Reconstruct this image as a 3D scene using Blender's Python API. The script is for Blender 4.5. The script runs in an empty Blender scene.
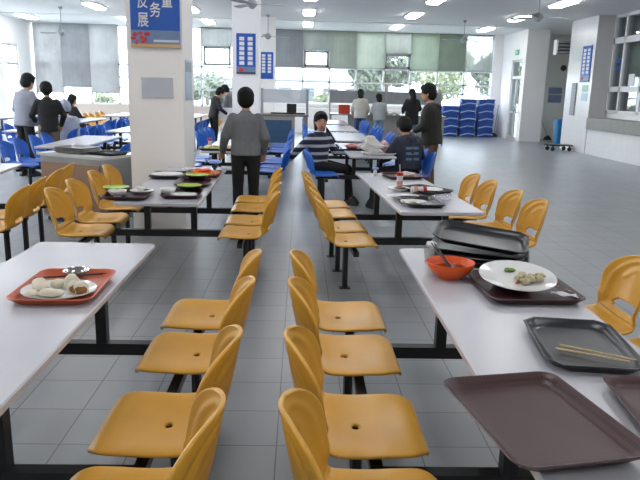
import bpy, bmesh, math, random
from math import sin, cos, pi, radians
from mathutils import Vector, Matrix, noise
random.seed(7)
scn = bpy.context.scene
C = scn.collection
# ------------------------------------------------------------------ camera
A = Vector((-18.5, -150.0, 655.0)).normalized()
dxv = -72.0
D = Vector((dxv, (655.0**2 - 18.5*dxv)/150.0, 655.0)).normalized()
R = D.cross(A)
cam_d = bpy.data.cameras.new('camera'); cam = bpy.data.objects.new('camera', cam_d); C.objects.link(cam)
rt = Vector((R[0], A[0], -D[0])); dn = Vector((R[1], A[1], -D[1])); fw = Vector((R[2], A[2], -D[2]))
cam.matrix_world = Matrix(((rt.x, -dn.x, -fw.x, 0), (rt.y, -dn.y, -fw.y, 0), (rt.z, -dn.z, -fw.z, 1.58), (0, 0, 0, 1)))
cam_d.sensor_width = 36.0; cam_d.lens = 655.0/640*36; cam_d.clip_end = 300; cam_d.clip_start = .02
scn.camera = cam
# ------------------------------------------------------------------ world, exposure
SKY = 10.0; LAMP = 15.0
w = bpy.data.worlds.new('world'); scn.world = w; w.use_nodes = True
bg = w.node_tree.nodes['Background']; bg.inputs[0].default_value = (.86, .93, 1, 1); bg.inputs[1].default_value = SKY
scn.view_settings.view_transform = 'Standard'; scn.view_settings.look = 'None'
scn.view_settings.gamma = 1; scn.view_settings.exposure = 0.28; scn.view_settings.use_curve_mapping = False

# ------------------------------------------------------------------ materials
def lin(h):
    if isinstance(h, str):
        v = [int(h[i:i+2], 16)/255 for i in (0, 2, 4)]
        return tuple((c/12.92 if c <= .04045 else ((c+.055)/1.055)**2.4) for c in v)
    return h
MATS = {}
def mat(name, col, rough=.5, metal=0, spec=.5, var=0, vscale=8, bump=0, bscale=40, emit=0, alpha=1, trans=0, ecol=None, coat=0):  # one procedural principled material
    if name in MATS: return MATS[name]
    m = bpy.data.materials.new(name); m.use_nodes = True; nt = m.node_tree; N = nt.nodes; L = nt.links
    b = N['Principled BSDF']; c = lin(col)
    b.inputs['Base Color'].default_value = (*c, 1); b.inputs['Roughness'].default_value = rough
    b.inputs['Metallic'].default_value = metal; b.inputs['Specular IOR Level'].default_value = spec
    b.inputs['Alpha'].default_value = alpha; b.inputs['Transmission Weight'].default_value = trans
    b.inputs['Coat Weight'].default_value = coat
    if emit: b.inputs['Emission Color'].default_value = (*(lin(ecol) if ecol else c), 1); b.inputs['Emission Strength'].default_value = emit
    if var or bump:
        tc = N.new('ShaderNodeTexCoord')
        if var:
            n = N.new('ShaderNodeTexNoise'); n.inputs['Scale'].default_value = vscale; n.inputs['Detail'].default_value = 4
            L.new(tc.outputs['Object'], n.inputs['Vector'])
            r = N.new('ShaderNodeValToRGB'); e = r.color_ramp.elements
            e[0].position = .3; e[1].position = .7
            e[0].color = (*[x*(1-var) for x in c], 1); e[1].color = (*[min(1, x*(1+var)) for x in c], 1)
            L.new(n.outputs['Fac'], r.inputs['Fac']); L.new(r.outputs['Color'], b.inputs['Base Color'])
        if bump:
            n2 = N.new('ShaderNodeTexNoise'); n2.inputs['Scale'].default_value = bscale; n2.inputs['Detail'].default_value = 3
            L.new(tc.outputs['Object'], n2.inputs['Vector'])
            bp = N.new('ShaderNodeBump'); bp.inputs['Strength'].default_value = bump; bp.inputs['Distance'].default_value = .01
            L.new(n2.outputs['Fac'], bp.inputs['Height']); L.new(bp.outputs['Normal'], b.inputs['Normal'])
    MATS[name] = m; return m
def stripes(name, ca, cb, axis=2, scale=10, duty=.5, rough=.8, wob=0):
    m = mat(name, ca, rough); N = m.node_tree.nodes; L = m.node_tree.links; b = N['Principled BSDF']
    tc = N.new('ShaderNodeTexCoord'); sp = N.new('ShaderNodeSeparateXYZ'); L.new(tc.outputs['Object'], sp.inputs[0])
    mu = N.new('ShaderNodeMath'); mu.operation = 'MULTIPLY'; mu.inputs[1].default_value = scale; L.new(sp.outputs[axis], mu.inputs[0])
    fr = N.new('ShaderNodeMath'); fr.operation = 'FRACT'; L.new(mu.outputs[0], fr.inputs[0])
    gt = N.new('ShaderNodeMath'); gt.operation = 'GREATER_THAN'; gt.inputs[1].default_value = duty; L.new(fr.outputs[0], gt.inputs[0])
    mx = N.new('ShaderNodeMixRGB'); mx.inputs[1].default_value = (*lin(ca), 1); mx.inputs[2].default_value = (*lin(cb), 1)
    L.new(gt.outputs[0], mx.inputs[0]); L.new(mx.outputs[0], b.inputs['Base Color']); return m
def grid_mat(name, col, line, tx, ty, ox, oy, lw=.004, rough=.35, var=.05, axes=(0, 1), bump=0, swap_var=True, vscale=1.3):
    m = mat(name, col, rough); N = m.node_tree.nodes; L = m.node_tree.links; b = N['Principled BSDF']
    tc = N.new('ShaderNodeTexCoord'); sp = N.new('ShaderNodeSeparateXYZ'); L.new(tc.outputs['Object'], sp.inputs[0])
    outs = []; cells = []
    for ax, t, o in ((axes[0], tx, ox), (axes[1], ty, oy)):
        s = N.new('ShaderNodeMath'); s.operation = 'SUBTRACT'; s.inputs[1].default_value = o-lw/2; L.new(sp.outputs[ax], s.inputs[0])
        d = N.new('ShaderNodeMath'); d.operation = 'DIVIDE'; d.inputs[1].default_value = t; L.new(s.outputs[0], d.inputs[0])
        f = N.new('ShaderNodeMath'); f.operation = 'FRACT'; L.new(d.outputs[0], f.inputs[0])
        l = N.new('ShaderNodeMath'); l.operation = 'LESS_THAN'; l.inputs[1].default_value = lw/t; L.new(f.outputs[0], l.inputs[0])
        outs.append(l); fl = N.new('ShaderNodeMath'); fl.operation = 'FLOOR'; L.new(d.outputs[0], fl.inputs[0]); cells.append(fl)
    mxm = N.new('ShaderNodeMath'); mxm.operation = 'MAXIMUM'; L.new(outs[0].outputs[0], mxm.inputs[0]); L.new(outs[1].outputs[0], mxm.inputs[1])
    cb = N.new('ShaderNodeCombineXYZ'); L.new(cells[0].outputs[0], cb.inputs[0]); L.new(cells[1].outputs[0], cb.inputs[1])
    wn = N.new('ShaderNodeTexWhiteNoise'); L.new(cb.outputs[0], wn.inputs['Vector'])
    nz = N.new('ShaderNodeTexNoise'); nz.inputs['Scale'].default_value = vscale; nz.inputs['Detail'].default_value = 6; L.new(tc.outputs['Object'], nz.inputs['Vector'])
    ad = N.new('ShaderNodeMath'); ad.operation = 'ADD'; L.new(wn.outputs['Value'], ad.inputs[0]); L.new(nz.outputs['Fac'], ad.inputs[1])
    mr = N.new('ShaderNodeMapRange'); mr.inputs['From Min'].default_value = 0; mr.inputs['From Max'].default_value = 2
    mr.inputs['To Min'].default_value = 1-var; mr.inputs['To Max'].default_value = 1+var; L.new(ad.outputs[0], mr.inputs['Value'])
    vm = N.new('ShaderNodeVectorMath'); vm.operation = 'SCALE'; vm.inputs[0].default_value = lin(col); L.new(mr.outputs[0], vm.inputs['Scale'])
    mx = N.new('ShaderNodeMixRGB'); mx.inputs[2].default_value = (*lin(line), 1); L.new(mxm.outputs[0], mx.inputs[0]); L.new(vm.outputs[0], mx.inputs[1])
    L.new(mx.outputs[0], b.inputs['Base Color'])
    return m
def fabric(name, col, transl=.5, sheer=0.0, wr=0):
    m = bpy.data.materials.new(name); m.use_nodes = True; N = m.node_tree.nodes; L = m.node_tree.links
    N.remove(N['Principled BSDF']); out = N['Material Output']; c = (*lin(col), 1)
    d = N.new('ShaderNodeBsdfDiffuse'); t = N.new('ShaderNodeBsdfTranslucent'); mx = N.new('ShaderNodeMixShader'); mx.inputs[0].default_value = transl
    tc = N.new('ShaderNodeTexCoord'); n = N.new('ShaderNodeTexNoise'); n.inputs['Scale'].default_value = 1.5; n.inputs['Detail'].default_value = 3
    L.new(tc.outputs['Object'], n.inputs['Vector'])
    mr = N.new('ShaderNodeMapRange'); mr.inputs['From Min'].default_value = .3; mr.inputs['From Max'].default_value = .7; mr.inputs['To Min'].default_value = .85; mr.inputs['To Max'].default_value = 1.1
    L.new(n.outputs['Fac'], mr.inputs['Value'])
    vm = N.new('ShaderNodeVectorMath'); vm.operation = 'SCALE'; vm.inputs[0].default_value = lin(col); L.new(mr.outputs[0], vm.inputs['Scale'])
    L.new(vm.outputs[0], d.inputs[0]); L.new(vm.outputs[0], t.inputs[0])
    L.new(d.outputs[0], mx.inputs[1]); L.new(t.outputs[0], mx.inputs[2])
    if sheer:
        tr = N.new('ShaderNodeBsdfTransparent'); m2 = N.new('ShaderNodeMixShader'); m2.inputs[0].default_value = sheer
        L.new(mx.outputs[0], m2.inputs[1]); L.new(tr.outputs[0], m2.inputs[2]); L.new(m2.outputs[0], out.inputs[0])
    else: L.new(mx.outputs[0], out.inputs[0])
    return m
def glass_mat(name, tint=(.95, .98, 1), refl=.08, milky=0.0):
    m = bpy.data.materials.new(name); m.use_nodes = True; N = m.node_tree.nodes; L = m.node_tree.links
    N.remove(N['Principled BSDF']); out = N['Material Output']
    t = N.new('ShaderNodeBsdfTransparent'); t.inputs[0].default_value = (*tint, 1)
    g = N.new('ShaderNodeBsdfGlossy'); g.inputs['Roughness'].default_value = .03
    mx = N.new('ShaderNodeMixShader'); mx.inputs[0].default_value = refl; L.new(t.outputs[0], mx.inputs[1]); L.new(g.outputs[0], mx.inputs[2])
    last = mx
    if milky:
        d = N.new('ShaderNodeBsdfDiffuse'); d.inputs[0].default_value = (.8, .82, .85, 1)
        m2 = N.new('ShaderNodeMixShader'); m2.inputs[0].default_value = milky; L.new(mx.outputs[0], m2.inputs[1]); L.new(d.outputs[0], m2.inputs[2]); last = m2
    L.new(last.outputs[0], out.inputs[0]); return m

M = {}
M.update(dict(
 white_wall=mat('white paint', 'eeedec', .7, var=.03, vscale=.6),
 ceil=mat('ceiling paint', 'dfe1e2', .8, var=.02, vscale=.5),
 grey_wall=mat('grey wall paint', 'd0d0ca', .75, var=.03, vscale=.7),
 tile_wall=grid_mat('glazed white wall tile', 'dddddd', 'c4c4c4', .3, .3, 0, 0, .004, .25, .02, (1, 2)),
 floor=grid_mat('grey floor tile', '84888c', '4b4e51', .325, .3305, -.085, 2.70, .006, .35, .13),
 steel=mat('brushed steel', '9c9c9a', .32, .75, var=.06, vscale=5),
 black=mat('black painted steel', '0e0f12', .38),
 top=mat('white laminate table top', 'b4b4bb', .27, var=.03, vscale=2.5),
 edge=mat('table edge band', '8d8f94', .35),
 orange=mat('orange yellow moulded plastic', 'cf9a34', .36, var=.07, vscale=4, bump=.05, bscale=90),
 blue=mat('blue moulded plastic', '185cba', .36, var=.08, vscale=4),
 lamp=mat('fluorescent diffuser', 'ffffff', .5, emit=LAMP, ecol=(1, 1, 1)),
 plastic_white=mat('white plastic', 'dddddd', .4), alu=mat('white aluminium frame', 'd8dadc', .4),
 greyalu=mat('grey aluminium frame', '909496', .4, .3),
 glass=glass_mat('window glass'), dkglass=glass_mat('service window glass', (.8, .84, .86), .12),
 milk=glass_mat('frosted partition', (.55, .58, .6), .05, .55),
 tray_brown=grid_mat('dark brown tray', '371c1e', '432628', .011, .011, 0, 0, .003, .42, .08, vscale=20), tray_black=mat('charcoal tray', '212328', .3, var=.08, vscale=15),
 tray_orange=mat('orange red tray', 'b5532f', .4, var=.06, vscale=15),
 china=mat('white china', 'dadada', .12), lime=mat('lime green bowl', '9bbb3a', .3), bowl_orange=mat('orange bowl', 'e0561a', .25),
 wood=mat('bamboo', 'd6ba84', .5), dark=mat('black lacquer', '18181a', .3), food=mat('pale food', 'b5ad8a', .6, var=.25, vscale=60, bump=.5, bscale=120),
 dumpling=mat('dumpling dough', 'd6cdb8', .45, var=.06, vscale=30, bump=.2), filling=mat('browned filling', '8a5a26', .6, var=.3, vscale=80, bump=.5),
 leaf=mat('green vegetable', '5d7f2c', .5, var=.2, vscale=60), red=mat('red plastic', 'b02222', .35),
 chrome=mat('chrome', 'c8c8c8', .12, 1), paper=mat('white paper', 'dcdde0', .8), film=glass_mat('clear film', (.9, .92, .95), .15, .25),
 skin=mat('skin', 'b98a6e', .55), hair=mat('black hair', '0a0909', .65, spec=.25, bump=.8, bscale=90), shoe=mat('dark shoe', '1b1b20', .5),
 eye=mat('dark eye', '120e0c', .2), lip=mat('lips', '9a5548', .5)))
M['floor'].node_tree.nodes['Principled BSDF'].inputs['Specular IOR Level'].default_value = .7
fan_m = mat('grey fan paint', '9a9c9e', .5)

# ------------------------------------------------------------------ mesh helpers
def link(name, me, m=None, parent=None):
    o = bpy.data.objects.new(name, me); C.objects.link(o)
    if m is not None and not me.materials: me.materials.append(M[m] if isinstance(m, str) else m)
    if parent is not None: o.parent = parent
    return o
def obj(name, bm, m=None, parent=None, smooth=True, ang=35, bevel=0):
    me = bpy.data.meshes.new(name)
    if bevel:
        es = [e for e in bm.edges if len(e.link_faces) == 2 and e.calc_face_angle(0) > .6]
        bmesh.ops.bevel(bm, geom=es, offset=bevel, segments=2, affect='EDGES', profile=.6)
    bmesh.ops.recalc_face_normals(bm, faces=bm.faces[:])
    if smooth:
        for f in bm.faces: f.smooth = True
        for e in bm.edges:
            if len(e.link_faces) == 2 and e.calc_face_angle(0) > radians(ang): e.smooth = False
    bm.to_mesh(me); bm.free()
    return link(name, me, m, parent)
def thing(name, label, cat, loc=(0, 0, 0), rz=0, group=None):
    o = bpy.data.objects.new(name, None); C.objects.link(o); o.empty_display_size = .1
    o.location = loc; o.rotation_euler = (0, 0, rz); o['label'] = label; o['category'] = cat
    if group: o['group'] = group
    return o
def tag(o, label, cat, group=None, loc=None, rot=None):
    o['label'] = label; o['category'] = cat
    if group: o['group'] = group
    if loc: o.location = loc
    if rot: o.rotation_euler = rot
    return o
def struct(o): o['kind'] = 'structure'; return o
def box(bm, x0, x1, y0, y1, z0, z1, mx=None):
    v = [bm.verts.new(p) for p in [(x, y, z) for x in (x0, x1) for y in (y0, y1) for z in (z0, z1)]]
    for f in ((0, 1, 3, 2), (4, 6, 7, 5), (0, 4, 5, 1), (2, 3, 7, 6), (0, 2, 6, 4), (1, 5, 7, 3)): bm.faces.new([v[i] for i in f])
    if mx is not None:
        for p in v: p.co = mx @ p.co
    return v
def B(x0, x1, y0, y1, z0, z1, mx=None):
    bm = bmesh.new(); box(bm, x0, x1, y0, y1, z0, z1, mx); return bm
def rings(bm, rs, close=True, cap=(True, True)):
    """skin a list of rings (lists of points)"""
    V = [[bm.verts.new(p) for p in r] for r in rs]; n = len(V[0])
    for a, b in zip(V, V[1:]):
        for i in range(n if close else n-1):
            j = (i+1) % n; bm.faces.new((a[i], a[j], b[j], b[i]))
    if cap[0]: bm.faces.new(V[0][::-1])
    if cap[1]: bm.faces.new(V[-1])
    return V
def lathe(prof, n=28, cap=(True, True), bm=None, mx=None, sx=1, sy=1):
    bm = bm or bmesh.new()
    rs = [[Vector((r*cos(2*pi*i/n)*sx, r*sin(2*pi*i/n)*sy, z)) for i in range(n)] for r, z in prof]
    if mx is not None: rs = [[mx @ p for p in r] for r in rs]
    rings(bm, rs, True, cap); return bm
def tube(bm, pts, r, n=8, flat=1.0, up=None, cap=True):
    pts = [Vector(p) for p in pts]; rr = r if isinstance(r, (list, tuple)) else [r]*len(pts)
    out = []; u = None
    for i, p in enumerate(pts):
        t = (pts[min(i+1, len(pts)-1)]-pts[max(i-1, 0)]).normalized()
        if u is None:
            ref = Vector(up) if up else (Vector((0, 0, 1)) if abs(t.z) < .9 else Vector((1, 0, 0)))
            u = (ref-t*ref.dot(t)).normalized()
        else: u = (u-t*u.dot(t)).normalized()
        s = t.cross(u); ri = rr[i]
        out.append([p+u*cos(2*pi*k/n)*ri*flat+s*sin(2*pi*k/n)*ri for k in range(n)])
    rings(bm, out, True, (cap, cap)); return bm
def rrect(w, h, r, z, n=6, cx=0, cy=0):
    r = min(r, w/2-1e-4, h/2-1e-4); out = []
    for (sx, sy, a0) in ((1, 1, 0), (-1, 1, pi/2), (-1, -1, pi), (1, -1, 3*pi/2)):
        for k in range(n+1):
            a = a0+pi/2*k/n; out.append(Vector((cx+sx*(w/2-r)+r*cos(a), cy+sy*(h/2-r)+r*sin(a), z)))
    return out
def ellipsoid(bm, c, r, rot=None, n=16, m=10):
    c = Vector(c); rs = []
    for j in range(1, m):
        a = pi*j/m; ring = []
        for i in range(n):
            b = 2*pi*i/n; p = Vector((r[0]*sin(a)*cos(b), r[1]*sin(a)*sin(b), r[2]*cos(a)))
            if rot is not None: p = rot @ p
            ring.append(c+p)
        rs.append(ring)
    V = rings(bm, rs, True, (False, False))
    for ring, s in ((V[0], 1), (V[-1], -1)):
        p = Vector((0, 0, r[2]*s))
        if rot is not None: p = rot @ p
        v = bm.verts.new(c+p)
        for i in range(n): bm.faces.new((ring[i], ring[(i+1) % n], v))
    return bm
def text_mesh(name, s, size, m, parent, loc, rot, extr=.001, bold=0):
    cu = bpy.data.curves.new('t', 'FONT'); cu.body = s; cu.size = size; cu.extrude = extr; cu.offset = bold; cu.align_x = 'CENTER'; cu.align_y = 'CENTER'
    to = bpy.data.objects.new('t', cu); C.objects.link(to); bpy.context.view_layer.update()
    me = bpy.data.meshes.new_from_object(to.evaluated_get(bpy.context.evaluated_depsgraph_get()))
    bpy.data.objects.remove(to); me.materials.clear()
    o = link(name, me, m, parent); o.location = loc; o.rotation_euler = rot; return o
def remesh(bm, vox, it=6, dec=0):
    me = bpy.data.meshes.new('tmp'); bmesh.ops.recalc_face_normals(bm, faces=bm.faces[:]); bm.to_mesh(me); bm.free()
    o = bpy.data.objects.new('tmp', me); C.objects.link(o)
    md = o.modifiers.new('r', 'REMESH'); md.mode = 'VOXEL'; md.voxel_size = vox; md.use_smooth_shade = True
    if it: sm = o.modifiers.new('s', 'SMOOTH'); sm.factor = .5; sm.iterations = it
    if dec: dd = o.modifiers.new('d', 'DECIMATE'); dd.ratio = dec
    bpy.context.view_layer.update()
    me2 = bpy.data.meshes.new_from_object(o.evaluated_get(bpy.context.evaluated_depsgraph_get()))
    bpy.data.objects.remove(o); bpy.data.meshes.remove(me)
    for p in me2.polygons: p.use_smooth = True
    return me2
def copy_tree(o, parent=None):
    c = o.copy(); C.objects.link(c); c.parent = parent
    for ch in list(o.children): copy_tree(ch, c)
    return c

# ------------------------------------------------------------------ room
H = 3.78; YB = 25.7; XL = -10.1; YF = -4.0
struct(obj('floor', B(XL-.3, 11.5, YF, YB+.2, -.1, 0), 'floor', smooth=False))
struct(obj('ceiling', B(XL-.3, 11.5, YF, YB+.2, H, H+.2), 'ceil', smooth=False))
def wall_seg(name, x0, x1, y0, y1, z0, z1, m='white_wall'):
    return struct(obj(name, B(x0, x1, y0, y1, z0, z1), m, smooth=False))
# back wall : sill, right window opening X -1.02..7.29, left opening X -10.02..-2.6
pink = mat('pale beige wall panel', 'cdbfb4', .6, var=.03, vscale=1)
bm = bmesh.new(); box(bm, -2.6, -1.02, YB, YB+.25, 0, H); box(bm, 7.29, 7.75, YB, YB+.25, 0, H)
box(bm, -1.02, 7.29, YB, YB+.25, 0, 1.08)
struct(obj('wall_back', bm, 'white_wall', smooth=False))
struct(obj('wall_back_panel', B(XL, -2.6, YB, YB+.25, 0, .86), pink, smooth=False))
wall_seg('wall_front', XL-.2, 11.4, YF-.2, YF, 0, H)
bm = bmesh.new()
box(bm, XL-.25, XL, YF, 20.6, 0, 1.0); box(bm, XL-.25, XL, YF, 20.6, 3.5, H)
for y0, y1 in ((YF, 8), (11, 13), (16, 20.6)): box(bm, XL-.25, XL, y0, y1, 1.0, 3.5)
box(bm, XL-.25, XL, 22.0, 23.2, 0, H); box(bm, XL-.25, XL, 24.5, YB+.25, 0, H); box(bm, XL-.25, XL, 20.6, 22.0, 2.9, H)
box(bm, XL-.25, XL, 23.2, 24.5, 2.9, H)
struct(obj('wall_left', bm, 'white_wall', smooth=False))
for i, (y0, y1) in enumerate(((8, 11), (13, 16))):  # added, unseen windows in the left wall to bring in more daylight
    fr = bmesh.new()
    for a in ((y0, y1, 1.0, 1.06), (y0, y1, 3.44, 3.5), (y0, y0+.06, 1.0, 3.5), (y1-.06, y1, 1.0, 3.5), ((y0+y1)/2-.03, (y0+y1)/2+.03, 1.0, 3.5)): box(fr, XL-.18, XL-.12, *a)
    struct(obj('window_%d' % (4+i), fr, 'alu', smooth=False))
# left doors (bright glazed)
for i, (y0, y1) in enumerate(((20.6, 22.0), (23.2, 24.5))):
    fr = bmesh.new()
    for (a, b_, c_, d_) in ((y0, y0+.07, 0, 2.9), (y1-.07, y1, 0, 2.9), (y0, y1, 2.83, 2.9), (y0, y1, 2.2, 2.28), (y0, y1, 0, .12), ((y0+y1)/2-.03, (y0+y1)/2+.03, 0, 2.9)):
        box(fr, XL-.12, XL-.04, a, b_, c_, d_)
    d = struct(obj('door_%d' % (i+1), fr, 'alu', smooth=False))
    obj('glass_pane', B(XL-.09, XL-.08, y0+.07, y1-.07, .12, 2.83), 'glass', d, smooth=False)
# right side walls
struct(obj('wall_right_door', (lambda b: (box(b, 7.65, 7.9, 24.5, YB, 0, H), box(b, 7.65, 7.9, 23.0, 23.35, 0, H), box(b, 7.65, 7.9, 23.35, 24.5, 2.82, H), box(b, 7.9, 8.4, 23.0, 23.25, 0, H), b)[-1])(bmesh.new()), 'white_wall', smooth=False))
wall_seg('wall_right_recess', 8.15, 11.3, 24.7, 24.9, 0, H, 'grey_wall')
wall_seg('wall_right_recess_side', 11.1, 11.3, 18.6, 24.9, 0, H, 'grey_wall')
bm = bmesh.new(); box(bm, 8.1, 11.1, 18.6, 20.4, 0, H); struct(obj('wall_right_pier', bm, 'tile_wall', smooth=False))
bm = bmesh.new(); box(bm, 8.12, 8.6, YF, 18.6, 0, .7); box(bm, 8.6, 8.75, YF, 18.6, 0, 1.17)
struct(obj('wall_right_counter_front', bm, 'tile_wall', smooth=False))
stone = mat('grey stone slab', '82827d', .5, var=.1, vscale=6)
struct(obj('trim_counter_slab', B(8.07, 8.62, YF, 18.6, .7, 1.02), stone, smooth=False))
# kitchen behind the service window
kb = bmesh.new(); box(kb, 12.3, 12.4, YF, 18.6, 0, H); box(kb, 8.76, 12.4, YF-.2, YF, 0, H); box(kb, 8.76, 12.3, YF, 18.6, -.1, 0); box(kb, 11.1, 12.3, 18.5, 18.6, 0, H); box(kb, 11.4, 12.4, YF, 18.6, H, H+.1)
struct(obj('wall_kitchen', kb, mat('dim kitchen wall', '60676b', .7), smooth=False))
ys = [18.6, 17.95, 16.85, 15.9, 14.8, 13.7, 12.6, 11.5, 10.4, 9.3]
fr = bmesh.new()
for z0, z1 in ((1.17, 1.24), (1.74, 1.88), (3.02, 3.18), (3.7, H)): box(fr, 8.58, 8.72, 9.3, 18.6, z0, z1)
for k, y in enumerate(ys): box(fr, 8.58, 8.72, y-.04-(0.03 if k % 2 == 0 else 0), y+.04, 1.17, H)
wn = struct(obj('window_3', fr, 'alu', smooth=False))
obj('glass_pane', B(8.64, 8.65, 9.3, 18.55, 1.2, H-.02), 'dkglass', wn, smooth=False)
wall_seg('wall_right_near', 8.6, 8.75, YF, 9.26, 1.17, H)
# glazed door in the right wall with exit sign
fr = bmesh.new()
for a in ((23.36, 23.43, 0, 2.8), (24.42, 24.49, 0, 2.8), (23.36, 24.49, 2.74, 2.8), (23.36, 24.49, 2.15, 2.25), (23.36, 24.49, 0, .12), (23.36, 24.49, .95, 1.02), (23.9, 23.96, 0, 2.2)):
    box(fr, 7.68, 7.76, *a)
d = struct(obj('door_3', fr, 'alu', smooth=False))
obj('glass_pane', B(7.715, 7.725, 23.43, 24.42, .1, 2.76), 'glass', d, smooth=False)
obj('door_handle', B(7.63, 7.68, 23.84, 23.87, .95, 1.2), 'chrome', d, smooth=False)
# pillars
PIL = [('pillar_near', -1.815, -1.24, 7.1, 7.78), ('pillar_middle', -1.47, -.9, 14.3, 14.87), ('pillar_back', -1.40, -.86, 21.5, 22.05)]
for i, (n, x0, x1, y0, y1) in enumerate(PIL):
    bm = bmesh.new(); box(bm, x0, x1, y0, y1, 0, H); o = obj('trim_%d' % (i+1), bm, 'white_wall', bevel=.012, smooth=False); struct(o)
struct(obj('ceiling_beam', B(XL, 7.65, 22.3, 22.7, H-.02, H+.01), 'ceil', smooth=False))

# ------------------------------------------------------------------ windows in the back wall
def window(idx, xs, z0, z1, transoms, hop=()):
    fr = bmesh.new(); y0, y1 = YB+.08, YB+.15
    for x in xs: box(fr, x-.035, x+.035, y0, y1, z0, z1)
    for z, t in transoms: box(fr, xs[0], xs[-1], y0, y1, z-t/2, z+t/2)
    box(fr, xs[0], xs[-1], y0, y1, z0, z0+.06); box(fr, xs[0], xs[-1], y0, y1, z1-.05, z1)
    o = struct(obj('window_%d' % idx, fr, 'alu', smooth=False))
    for a, b_ in zip(xs, xs[1:]):
        obj('glass_pane', B(a+.035, b_-.035, y0+.03, y0+.035, z0+.06, z1-.05), 'glass', o, smooth=False)
    for (a, b_, c, d_) in hop:
        h = bmesh.new(); t = .09
        box(h, a, b_, y0-.05, y0, c, c+t); box(h, a, b_, y0-.05, y0, d_-t, d_); box(h, a, a+t, y0-.05, y0, c, d_); box(h, b_-t, b_, y0-.05, y0, c, d_)
        obj('hopper_sash', h, 'greyalu', o, smooth=False)
    return o
XR = [-1.02, .036, 1.055, 2.076, 3.137, 4.162, 5.19, 6.22, 7.29]
W1 = window(1, XR, 1.08, H, ((2.42, .07), (1.90, .05), (1.565, .05)), ((.07, 1.02, 2.45, 3.05), (3.17, 4.13, 2.45, 3.0)))
XW = [-10.02, -9.03, -7.95, -6.92, -6.45, -5.4, -4.4, -3.8, -2.6]
W2 = window(2, XW, .86, H, ((2.35, .07), (1.9, .05), (1.5, .05)), ((-3.72, -2.68, 2.4, 3.1),))
struct(obj('trim_window_sill', B(-1.02, 7.29, YB-.12, YB+.08, 1.05, 1.09), 'white_wall', smooth=False))
def blind(x0, x1, zb, zt, m, label, wavy=0):
    t = thing('roller_blind', label, 'blind', ((x0+x1)/2, YB+.0, zt), 0, 'roller blinds on the back windows')
    bm = bmesh.new(); n = 24; w_ = (x1-x0)/2
    rs = []
    for z in [zb-zt+(zt-zb)*k/10 for k in range(11)]:
        rs.append([Vector((-w_+2*w_*i/n, .008*sin(i*1.7)*(1 if wavy else .3), z)) for i in range(n+1)]+[Vector((w_-2*w_*i/n, .004+.008*sin((n-i)*1.7)*(1 if wavy else .3), z)) for i in range(n+1)])
    rings(bm, rs); obj('blind_fabric', bm, m, t)
    obj('bottom_bar', B(-w_, w_, -.012, .016, zb-zt-.03, zb-zt), 'greyalu', t, smooth=False)
    return t
blind(-1.0, .035, 2.45, H, fabric('grey blind', '9a9c9e', .38), 'solid grey roller blind beside the left pier, leftmost of the right-hand window')
blind(.037, 1.054, 3.08, H, fabric('light grey blind', 'a8aaa6', .45), 'pale grey half-raised roller blind above a small bright open sash')
blind(1.056, 2.075, 2.45, H, fabric('grey green blind', 'a7aba3', .42), 'grey green roller blind directly right of the small bright sash')
blind(2.077, 3.136, 2.45, H, fabric('pale green blind', 'b2b8ad', .5, .08), 'pale green sheer roller blind above the two women in light hoodies')
blind(3.138, 4.161, 3.02, H, fabric('pale blind', 'a6a99f', .4, .16), 'short sheer roller blind above the right small sash')
blind(4.163, 5.189, 2.45, H, fabric('light green blind', 'b2baae', .5), 'light green roller blind above the woman in the black coat')
blind(5.191, 6.219, 2.45, H, fabric('dark green blind', '929a8e', .4), 'darkest green roller blind, second from the right corner')
blind(6.221, 7.28, 2.45, H, fabric('see-through blind', '8c8f8a', .4, .35), 'see-through grey roller blind with trees showing, nearest the right corner')
blind(-10.0, -9.02, 1.28, H, fabric('left pale blind', 'c4c4c4', .45), 'long pale blind in the far left corner of the hall')
blind(-9.018, -7.952, 1.5, H, fabric('left grey blind', 'a6a7a9', .42), 'darker long grey blind in the middle of the left window')
blind(-7.95, -6.92, 1.32, H, fabric('left light blind', 'c0c0c0', .45), 'long light grey blind, right of the darker one in the left window')
blind(-3.77, -2.63, 3.12, H, fabric('left sheer blind', '8f918d', .4, .18), 'short grey translucent blind seen just right of the big near pillar')

# ------------------------------------------------------------------ outside
struct(obj('ground_outside', B(-60, 60, YB+.3, 110, -.6, -.5), mat('outdoor paving', '8d8f88', .9, var=.1, vscale=.5), smooth=False))
leafm = [mat('tree leaves olive', '7f8472', .8, var=.3, vscale=2), mat('tree leaves dark', '6d7568', .8, var=.3, vscale=2), mat('bush leaves bright', '9aa085', .8, var=.3, vscale=2)]
bark = mat('tree bark', '6b6258', .9, var=.2)
def leaf_crown(r, h, n, seed):
    rnd = random.Random(seed); bm = bmesh.new()
    cl = [(Vector((rnd.uniform(-r, r)*.6, rnd.uniform(-r, r)*.6, rnd.uniform(-h, h)*.35)), rnd.uniform(.35, .6)) for _ in range(9)]
    for _ in range(n):
        c, s = rnd.choice(cl); d_ = Vector((rnd.gauss(0, 1), rnd.gauss(0, 1), rnd.gauss(0, 1))).normalized()*(rnd.random()**.4)
        p = c+Vector((d_.x*r*s, d_.y*r*s, d_.z*h*s*.7)); a = Vector((rnd.gauss(0, 1), rnd.gauss(0, 1), rnd.gauss(0, 1))).normalized(); b_ = a.orthogonal().normalized(); q = rnd.uniform(.07, .16)
        vs = [bm.verts.new(p+a*q), bm.verts.new(p+b_*q*.5), bm.verts.new(p-a*q), bm.verts.new(p-b_*q*.5)]; bm.faces.new(vs)
    me = bpy.data.meshes.new('crown'); bm.to_mesh(me); bm.free(); return me
crowns = [leaf_crown(1.5, 1.6, 4200, s) for s in (1, 2, 3)]
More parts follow.
